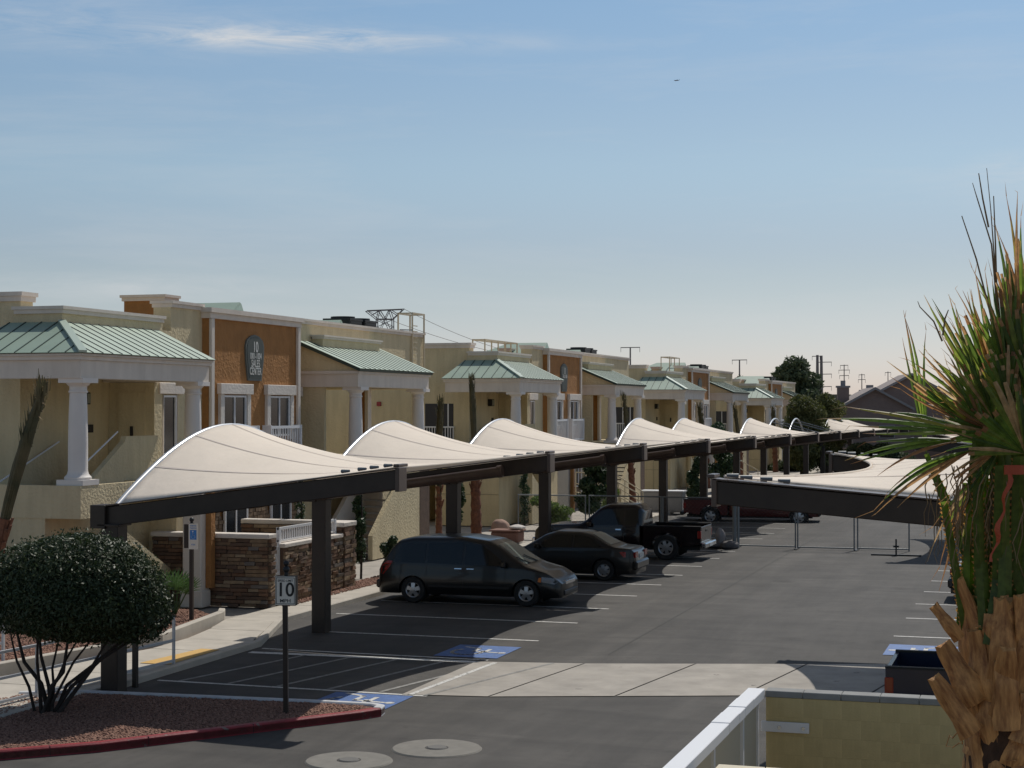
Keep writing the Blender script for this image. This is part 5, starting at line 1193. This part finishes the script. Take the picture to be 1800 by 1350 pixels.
for i, (hx, hy, y_, an, R_, sp, n_, kw) in enumerate(FR):
    root = None
    if i % 2 == 0 or i in (11, 13): rx_ = roots[(i*3) % 7]; root = LP(rx_, 1125, -.16+.05*(i % 5) if i % 3 else .1)
    frond(LP(hx, hy, y_), an, R_, sp, n_, root=root, seed=100+i, **kw)
# extra stout green stalks seen above the leaf bases, one leaning out to the left
for i, (x0, y0, x1, y1, dy, wd) in enumerate(((1722, 1130, 1700, 830, -.20, .030), (1752, 1140, 1738, 815, -.25, .046), (1780, 1140, 1768, 800, -.24, .040), (1700, 1100, 1652, 880, -.1, .022), (1810, 1120, 1790, 820, -.2, .04), (1770, 1120, 1758, 810, -.1, .04))):
    a, c_ = LP(x0, y0+40, -.02), LP(x1, y1, dy+.03); ax = (c_-a).normalized(); sx = ax.cross(Vector((0, -1, 0))).normalized(); b = MB(); vs = []
    for u in (0, .33, .66, 1): p = a.lerp(c_, u); w_ = wd*(1-.25*u); vs += [p-sx*w_, p+Vector((0, -w_*.35, 0)), p+sx*w_, p+Vector((0, w_*.6, 0))]
    b.add(vs, [(k*4+j, k*4+(j+1) % 4, (k+1)*4+(j+1) % 4, (k+1)*4+j) for k in range(3) for j in range(4)]); cl2 = [(.14, .19, .025) if k % 2 else (.11, .16, .025) for k in range(len(b.f))]
    for s_ in (-1, 1):
        for k in range(34):
            u = (k+.5)/34; p = a.lerp(c_, u)+sx*s_*wd*(1-.25*u); o = len(b.v); b.v += [tuple(p-ax*.007), tuple(p+ax*.009), tuple(p+sx*s_*rp.uniform(.006, .013)+ax*.008)]; b.f.append((o, o+1, o+2)); cl2.append((.40, .19, .05))
    build_colored(b, cl2, 'petiole', frondm, palm)
# trunk and its leaf bases
bootm = mat('leaf_base_brown', (.27, .125, .05), .75, .5, 1, .012, .42, 1, trans=.0, stretch=None)
bootm = None; MATS.pop('leaf_base_brown')
bootm = mat('leaf_base_brown', (.40, .145, .036), .65, .5, 16, .008, .45, 7, stretch=(4, 4, .7), vcol2=(.74, .37, .12))
fibrem = mat('trunk_fibre', (.07, .035, .018), .95, .9, 40, .02, .5, 20, stretch=(1, 1, .4))
b = MB(); b.tube([(0, 0, -.2), (.01, 0, 1.2), (0, 0, 2.6), (0, 0, 3.3), (0, 0, 3.85)], [.24, .20, .185, .19, .15], 20); b.build('trunk', fibrem, palm, smooth=True)
boots = []
for v_ in range(6):
    rr = random.Random(50+v_); b = MB(); n = 7; L_ = rr.uniform(.26, .40); w0, w1 = rr.uniform(.06, .085), rr.uniform(.022, .05); vs = []
    for i in range(n+1):
        t_ = i/n; w_ = (w0+(w1-w0)*t_)*(1.15-.15*math.cos(t_*6)*0); c_ = .05*(t_**2)+.012*math.sin(t_*7+v_); z = L_*t_; w_ *= 1+.10*math.sin(t_*9+v_*2); end = (rr.uniform(-.015, .01) if i == n else 0)
        for u in (-1, -.5, 0, .5, 1): vs.append((u*w_, c_-(1-u*u)*w_*.35, z+(rr.uniform(-.03, .012) if i == n else 0)))
        for u in (1, 0, -1): vs.append((u*w_*.97, c_+.012-(1-u*u)*w_*.2, z))
    fs = [(i*8+j, i*8+(j+1) % 8, (i+1)*8+(j+1) % 8, (i+1)*8+j) for i in range(n) for j in range(8)] + [tuple(range(8))[::-1], tuple(range(n*8, n*8+8))]
    b.add(vs, fs); boots.append(b.mesh('leaf_base', bootm, smooth=True))
nb = 0; z = .3
while z < 3.72:
    a = nb*2.39996; hi_ = z > 3.25
    o = link('leaf_base', boots[nb % 6], palm); r_ = .175 if z < 3.3 else .17-.03*(z-3.3)/.4
    ln = R(rp.uniform(14, 26) if hi_ else rp.uniform(5, 14)); 
    M = Matrix.Rotation(a, 4, 'Z') @ Matrix.Translation((0, -r_, 0)) @ Matrix.Rotation(ln, 4, 'X') @ Matrix.Rotation(R(rp.uniform(-14, 14)), 4, 'Y') @ Matrix.Scale(rp.uniform(.7, 1.0) if hi_ else rp.uniform(.5, .8), 4)
    M.translation.z += z; o.matrix_local = M; nb += 1; z += .030 if z < 2.3 else (.015 if not hi_ else .017)
for (px, py, an, sc_, dy, k) in ((1748, 1165, -4, 1.05, -.22, 0), (1738, 1085, 3, 1.05, -.17, 2), (1702, 1130, -30, 1.0, -.12, 3), (1800, 1160, 26, 1.15, -.2, 1), (1690, 1190, -34, .9, -.15, 4), (1768, 1210, 16, .8, -.22, 5), (1830, 1080, 12, 1.1, -.1, 0), (1676, 1065, -38, .55, -.1, 2), (1722, 1060, -28, .7, .0, 1), (1790, 1060, 10, .9, .1, 3)):
    o = link('leaf_base', boots[k], palm); base = LP(px, py+95*sc_, dy); o.matrix_local = Matrix.Translation(base) @ Matrix.Rotation(R(an), 4, 'Y') @ Matrix.Rotation(R(8), 4, 'X') @ Matrix.Scale(sc_*.9, 4)
# loose fibres and curls
b = MB(); rr = random.Random(77)
for q in range(90):
    a = rr.uniform(0, 6.28); z = rr.uniform(2.4, 3.8); r_ = .17+rr.uniform(0, .05); p = Vector((math.cos(a)*r_, math.sin(a)*r_, z)); pts = [p]
    for i in range(4): pts.append(pts[-1]+Vector((rr.uniform(-.03, .03), rr.uniform(-.03, .03), rr.uniform(-.05, .02))))
    b.tube(pts, [.003, .003, .0025, .002, .001], 4)
b.build('trunk_fibres', bootm, palm, kind='stuff')
b = MB()
for q in range(70):                                    # thready strands hanging from the crown
    p = LP(rr.uniform(1640, 1800), rr.uniform(800, 900), rr.uniform(-.25, .2)); pts = [p]
    for i in range(6): pts.append(pts[-1]+Vector((rr.uniform(-.025, .02), rr.uniform(-.015, .015), -rr.uniform(.03, .075))))
    b.tube(pts, [.003, .003, .003, .0025, .002, .0015, .001], 4)
for (pts_) in (((1756, 620), (1748, 500), (1742, 430), (1718, 352), (1709, 322)), ((1760, 600), (1748, 470), (1741, 370), (1734, 296)), ((1737, 400), (1727, 350), (1720, 305)), ((1752, 560), (1749, 430), (1746, 345)), ((1742, 560), (1715, 455), (1690, 380)), ((1655, 600), (1640, 565), (1616, 540), (1612, 530)), ((1656, 590), (1660, 560), (1666, 545))):
    b.tube([LP(x, y, -.02) for x, y in pts_], [.005, .0045, .004, .003, .0015][:len(pts_)] if len(pts_) == 5 else [.005, .004, .0025, .0015][:len(pts_)], 5)
b.build('leaf_threads', mat('dry_thread', (.24, .16, .08), .8), palm, kind='stuff')
# ribbon
b = MB(); pts = []
for k in range(21):
    a = R(180+k*9*1.0); pts.append((.045*math.cos(R(k*18)), .03*math.sin(R(k*18))))
for k in range(20):
    x0, y0 = pts[k]; x1, y1 = pts[k+1]; b.add([(x0, y0, -.022), (x1, y1, -.02), (x1, y1, .022), (x0, y0, .02)], [(0, 1, 2, 3)])
tail = [(-.03-.085*k/14+.012*math.sin(k*1.3), -.045+.012*math.cos(k*1.1), -.015-.40*k/14) for k in range(15)]
for k, (p, q) in enumerate(zip(tail, tail[1:])):
    h0, h1 = .009+.005*math.sin(k*.9), .009+.005*math.sin((k+1)*.9); b.add([(p[0]-h0, p[1], p[2]), (p[0]+h0, p[1]+.008*math.sin(k), p[2]), (q[0]+h1, q[1]+.008*math.sin(k+1), q[2]), (q[0]-h1, q[1], q[2])], [(0, 1, 2, 3)])
o = b.build('marker_ribbon', mat('orange_ribbon', (.48, .09, .035), .55, trans=.3)); q = palm.location; l_ = LP(1752, 822, -.27)
o.location = (q.x+l_.x*math.cos(YAW)-l_.y*math.sin(YAW), q.y+l_.x*math.sin(YAW)+l_.y*math.cos(YAW), l_.z); o.rotation_euler = (0, 0, YAW); tag(o, 'orange marker ribbon tied round the stalks of the big palm', 'ribbon')

# ------------------------------------------------------------ far things
def W2(px, py, d):
    xr = (px-900)/2970; C_, S_ = math.cos(YAW), math.sin(YAW); return Vector((d*(xr*C_-S_), d*(xr*S_+C_), 4.8-(py-718)/2970*d))
darkleaf = leafmat('dark_tree_leaf', (.05, .07, .034), (.10, .13, .06), .75, .25)
feather = leafmat('feathery_leaf', (.075, .085, .022), (.15, .15, .05), .7, .25)
def tree(px, pyb, pyt, wpx, d, label, seed, m, n, size, lobes=9, trunk=.22, name='tree', group=None, base=.25):
    rr = random.Random(seed); p = W2(px, 718, d); zt_ = W2(px, pyt, d).z; zb_ = -.6; H = zt_-zb_; W_ = wpx/2970*d
    t = thing(name, label, 'tree', (p.x, p.y, zb_), 0, group); cs = []
    for i in range(lobes*2):
        a = rr.uniform(0, 6.28); k = (i+.5)/(lobes*2); rad = W_*.5*math.sin(math.pi*(.18+.80*k))*rr.uniform(.35, .85); r_ = W_*rr.uniform(.13, .24)
        cs.append((rad*math.cos(a), rad*math.sin(a), H*(base+(.93-base)*k)-r_*.3, r_, r_, r_*rr.uniform(.6, .9), r_**2))
    cs.append((0, 0, H*.55, W_*.3, W_*.3, H*.3, .12*W_*W_))
    leaf_cloud('crown', m, t, cs, n, size, seed)
    for k in range(5):
        x = rr.uniform(-.3, .3)*W_; y = rr.uniform(-.25, .25)*W_; b = MB(); b.tube([(rr.uniform(-.1, .1), 0, -.5), (x*.2, y*.2, H*.25), (x*.7, y*.7, H*.5), (x, y, H*.8)], [trunk*.9, trunk*.6, trunk*.35, .05], 7); b.build('trunk' if k == 0 else 'limb', bark, t)
    return t
tree(1398, 745, 622, 112, 165, 'big dark tree rising behind the feathery tree', 1, darkleaf, 16000, .30, 12)
tree(1362, 745, 640, 34, 168, 'thin open tree against the left side of the big dark tree', 2, darkleaf, 1600, .22, 6, .12)
tree(1345, 745, 656, 40, 172, 'small see-through tree left of the big dark tree', 3, darkleaf, 1500, .24, 6, .12)
tree(1302, 745, 650, 44, 175, 'rounded dark tree over the last roofs, left one', 4, darkleaf, 5000, .3, 8)
tree(1278, 745, 660, 34, 180, 'low dark tree tops at the left end of the far trees', 15, darkleaf, 2200, .28, 6)
tree(1326, 745, 662, 30, 172, 'low dark tree between the left tree and the thin trees', 5, darkleaf, 2600, .28, 6)
tree(1412, 770, 684, 112, 118, 'feathery yellow-green tree in front of the big dark tree', 6, feather, 15000, .15, 12, .16, name='feathery_tree')
tree(1456, 770, 680, 84, 122, 'second feathery yellow-green crown, nearer the brown houses', 7, feather, 8000, .15, 9, .14, name='feathery_tree')
tree(1550, 745, 672, 26, 240, 'tiny tree behind the roof of the brown gabled house', 8, darkleaf, 900, .4, 5, .1)
tree(1580, 745, 650, 22, 230, 'small bushy tree top just above the house gable', 9, darkleaf, 900, .35, 5, .1)
for i, (a, h_, l_) in enumerate(((1375, 762, 'low hedge clump under the bare hoops'), (1500, 768, 'low hedge clump under the far canopy hoods'), (1560, 762, 'low hedge clump before the brown houses'))):
    p = W2(a, 718, 128); shrub((p.x, p.y, -.6), 3.2, 2.6, l_, 40+i, 5200, .2, darkleaf, 'hedge', 'hedge', lobes=3, stem=False)
housem = mat('mauve_stucco', (.22, .17, .15), .9, .3, 10, .02, .08, 2); tilem = mat('roof_tile_grey', (.28, .235, .215), .85, .4, 14, .03, .2, 6); fasc = mat('grey_fascia', (.26, .25, .25), .7)  # house walls lightened, distance haze put into their colour
def house(pxl, pxr, pya, pye, d, depth, label, chim, wins):
    c_ = W2((pxl+pxr)/2, 718, d); w_ = (pxr-pxl)/2970*d; ze = W2(0, pye, d).z; za = W2(0, pya, d).z; t = thing('gabled_house', label, 'house', (c_.x, c_.y, -.6), YAW*.6, 'brown houses beyond the lot'); ze += .6; za += .6; h = w_/2
    b = MB(); b.box(-h, h, 0, depth, 0, ze); b.prism([(-h, 0, ze), (h, 0, ze), (0, 0, za)], (0, depth, 0)); b.build('wall', housem, t)
    for s_ in (-1, 1):
        b = MB(); b.prism([(s_*h*1.08, -.5, ze-(za-ze)*.08), (0, -.5, za), (0, -.5, za+.22), (s_*h*1.08, -.5, ze-(za-ze)*.08+.22)], (0, depth+1, 0)); ro = b.build('roof', tilem, t)
        b = MB(); b.prism([(s_*h*1.08, -.58, ze-(za-ze)*.08-.05), (0, -.58, za-.05), (0, -.58, za+.2), (s_*h*1.08, -.58, ze-(za-ze)*.08+.2)], (0, .07, 0)); b.build('fascia', fasc, ro)
    for (cx, cy, w2, zt_) in chim:
        b = MB(); b.box(cx-w2, cx+w2, cy, cy+w2*2, 0, zt_); k = b.build('chimney', housem, t); b = MB(); b.box(cx-w2*1.2, cx+w2*1.2, cy-.1, cy+w2*2+.1, zt_, zt_+.2); b.box(cx-w2*.4, cx+w2*.4, cy+w2*.6, cy+w2*1.4, zt_+.2, zt_+.75); b.build('chimney_cap', fasc, k)
    for (x, z, ww, wh) in wins:
        b = MB(); b.box(x-ww, x+ww, -.06, 0, z, z+wh); k = b.build('window', fasc, t); b = MB(); b.box(x-ww+.1, x+ww-.1, -.08, -.062, z+.1, z+wh-.1); b.build('pane', glass, k)
house(1476, 1600, 684, 718, 175, 14, 'lower brown gabled house with a tall chimney at its left', [(-3.0, 3, .6, 7.6)], [(-1.6, 2.3, .8, 1.4), (1.2, 2.3, .8, 1.4)])
house(1545, 1660, 659, 690, 190, 14, 'taller brown gabled house with a pale roof edge, mostly behind the palm', [(-4.6, -.6, .95, 7.3)], [(-1, 3, .9, 1.4)])
b = MB(); p = W2(1468, 718, 215); b.box(-1.6, 1.6, 0, 4, 0, 7.2); o = b.build('shed_block', mat('grey_green_wall', (.14, .15, .11), .9)); o.location = (p.x, p.y, -.6); tag(o, 'plain grey-green block left of the tall house chimney', 'building')
b = MB(); b.box(-70, 30, 0, .3, 0, 2.2); o = b.build('boundary_wall', mat('far_wall', (.20, .13, .10), .9)); o.location = (-20, 146, -.8); tag(o, 'long low boundary wall beyond the far canopies', 'wall')
polem = mat('pole_grey', (.16, .16, .16), .7)
def pole(px, pyt, d, label, arms, r=.2, wpx=0, cat='utility pole', slant=0, group='power poles on the skyline'):
    p = W2(px, 718, d); zt_ = W2(px, pyt, d).z+.6; t = thing('power_pole', label, cat, (p.x, p.y, -.6), YAW, group)
    b = MB(); b.tube([(0, 0, 0), (0, 0, zt_)], [r*1.2, r*.7], 8); b.build('mast', polem, t)
    for (dz, hw, off) in arms:
        b = MB(); b.bar((-hw+off, 0, zt_-dz), (hw+off, 0, zt_-dz+.05), .16, .16); a_ = b.build('crossarm', polem, t)
        for s_ in (-1, 1): b = MB(); b.bar((off+s_*hw*.97, 0, zt_-dz), (off+s_*hw*.97, 0, zt_-dz-.9), .07, .07); b.build('insulator', polem, a_)
    return t
S_ = 2970.
pole(1108, 611, 330, 'T-shaped power pole above the second roof cooler', [(0, 1.9, 0)], .2); pole(1300, 633, 360, 'T-shaped power pole above the rounded dark tree', [(0, 1.6, 0)], .2)
pole(1437, 624, 380, 'left mast of the double power pole right of the big tree', [(.3, .9, -.3)], .42); pole(1444, 625, 380, 'right mast of the double power pole right of the big tree', [(1.5, 1.5, .8), (4.2, 1.5, .8), (7, 1.5, .8)], .42)
pole(1484, 641, 430, 'slim antenna-like pole over the tall chimney', [(.2, 1.0, 0), (1.4, 1.4, 0), (2.8, 1.2, 0)], .16); pole(1515, 657, 460, 'slim pole between the chimney and the gabled house', [(.3, .8, 0), (1.6, 1.0, 0)], .16); pole(1561, 653, 460, 'slim pole just left of the taller gable', [(.3, .8, 0)], .15)
# lattice transmission tower
d = 300; p = W2(678, 718, d); t = thing('transmission_tower', 'steel lattice transmission tower with a wide top truss, behind the first roof', 'pylon', (p.x, p.y, -.6), YAW+.2); k = d/2970.
TX = lambda x, y, dy=0: Vector(((x-678)*k, dy, 5.4-(y-718)*k))
def seg(nm, lst, w_=.13):
    b = MB()
    for a, c_, dy in lst: b.bar(TX(a[0], a[1], dy), TX(c_[0], c_[1], dy), w_, w_)
    b.build(nm, polem, t)
for dy in (0, 2.6):
    seg('top_truss', [((645, 546), (711, 542.5), dy), ((645, 546), (664, 560.5), dy), ((711, 542.5), (692, 560.5), dy), ((664, 560.5), (692, 560.5), dy), ((668, 545), (664, 560.5), dy), ((668, 545), (678, 560.5), dy), ((686, 544), (678, 560.5), dy), ((686, 544), (692, 560.5), dy), ((668, 545), (673, 553), dy), ((656, 553), (668, 545), dy), ((700, 552), (687, 544), dy)])
    seg('leg', [((664, 560.5), (662, 700), dy)], .16); seg('leg', [((692, 560.5), (694, 700), dy)], .16)
    seg('bracing', [((663, 560.5+i*14), (693, 560.5+(i+1)*14), dy) for i in range(9)]+[((693, 560.5+i*14), (663, 560.5+(i+1)*14), dy) for i in range(9)]+[((678, 560.5), (671, 577), dy), ((678, 560.5), (685, 577), dy)], .10)
b = MB()
for x0, y0 in ((711, 543), (645, 546)):
    A_ = TX(x0, y0); E2_ = Vector(((1108-678)*k*1.1, 60, 5.4-(618-718)*k)) ; pts = []
    for i in range(15): u = i/14; q = A_.lerp(E2_, u); q.z -= 6.5*4*u*(1-u)*.28; pts.append(q)
    b.tube(pts, .045, 4)
b.build('cable', polem, t)
# small aircraft high in the sky
p = W2(1190, 140, 2600); t = thing('aeroplane', 'tiny dark aeroplane high in the blue sky right of centre', 'aeroplane', p, YAW+.25)
b = MB(); b.tube([(-4.5, 0, -.2), (-3.2, 0, 0), (3, 0, .2), (4.4, 0, .6)], [.1, .5, .45, .1], 8); b.build('fuselage', polem, t, smooth=True)
b = MB(); b.prism([(-.8, -5, .2), (.6, -5, .2), (1.2, 0, 0), (-1.6, 0, 0)], (0, 0, .15)); b.prism([(-1.6, .0, 0), (1.2, 0, 0), (.6, 5, .2), (-.8, 5, .2)], (0, 0, .15)); b.build('wing', polem, t)
b = MB(); b.prism([(3.4, -.05, .5), (4.6, -.05, .6), (5.0, -.05, 2.0), (4.4, -.05, 2.0)], (0, .1, 0)); b.build('tail_fin', polem, t)
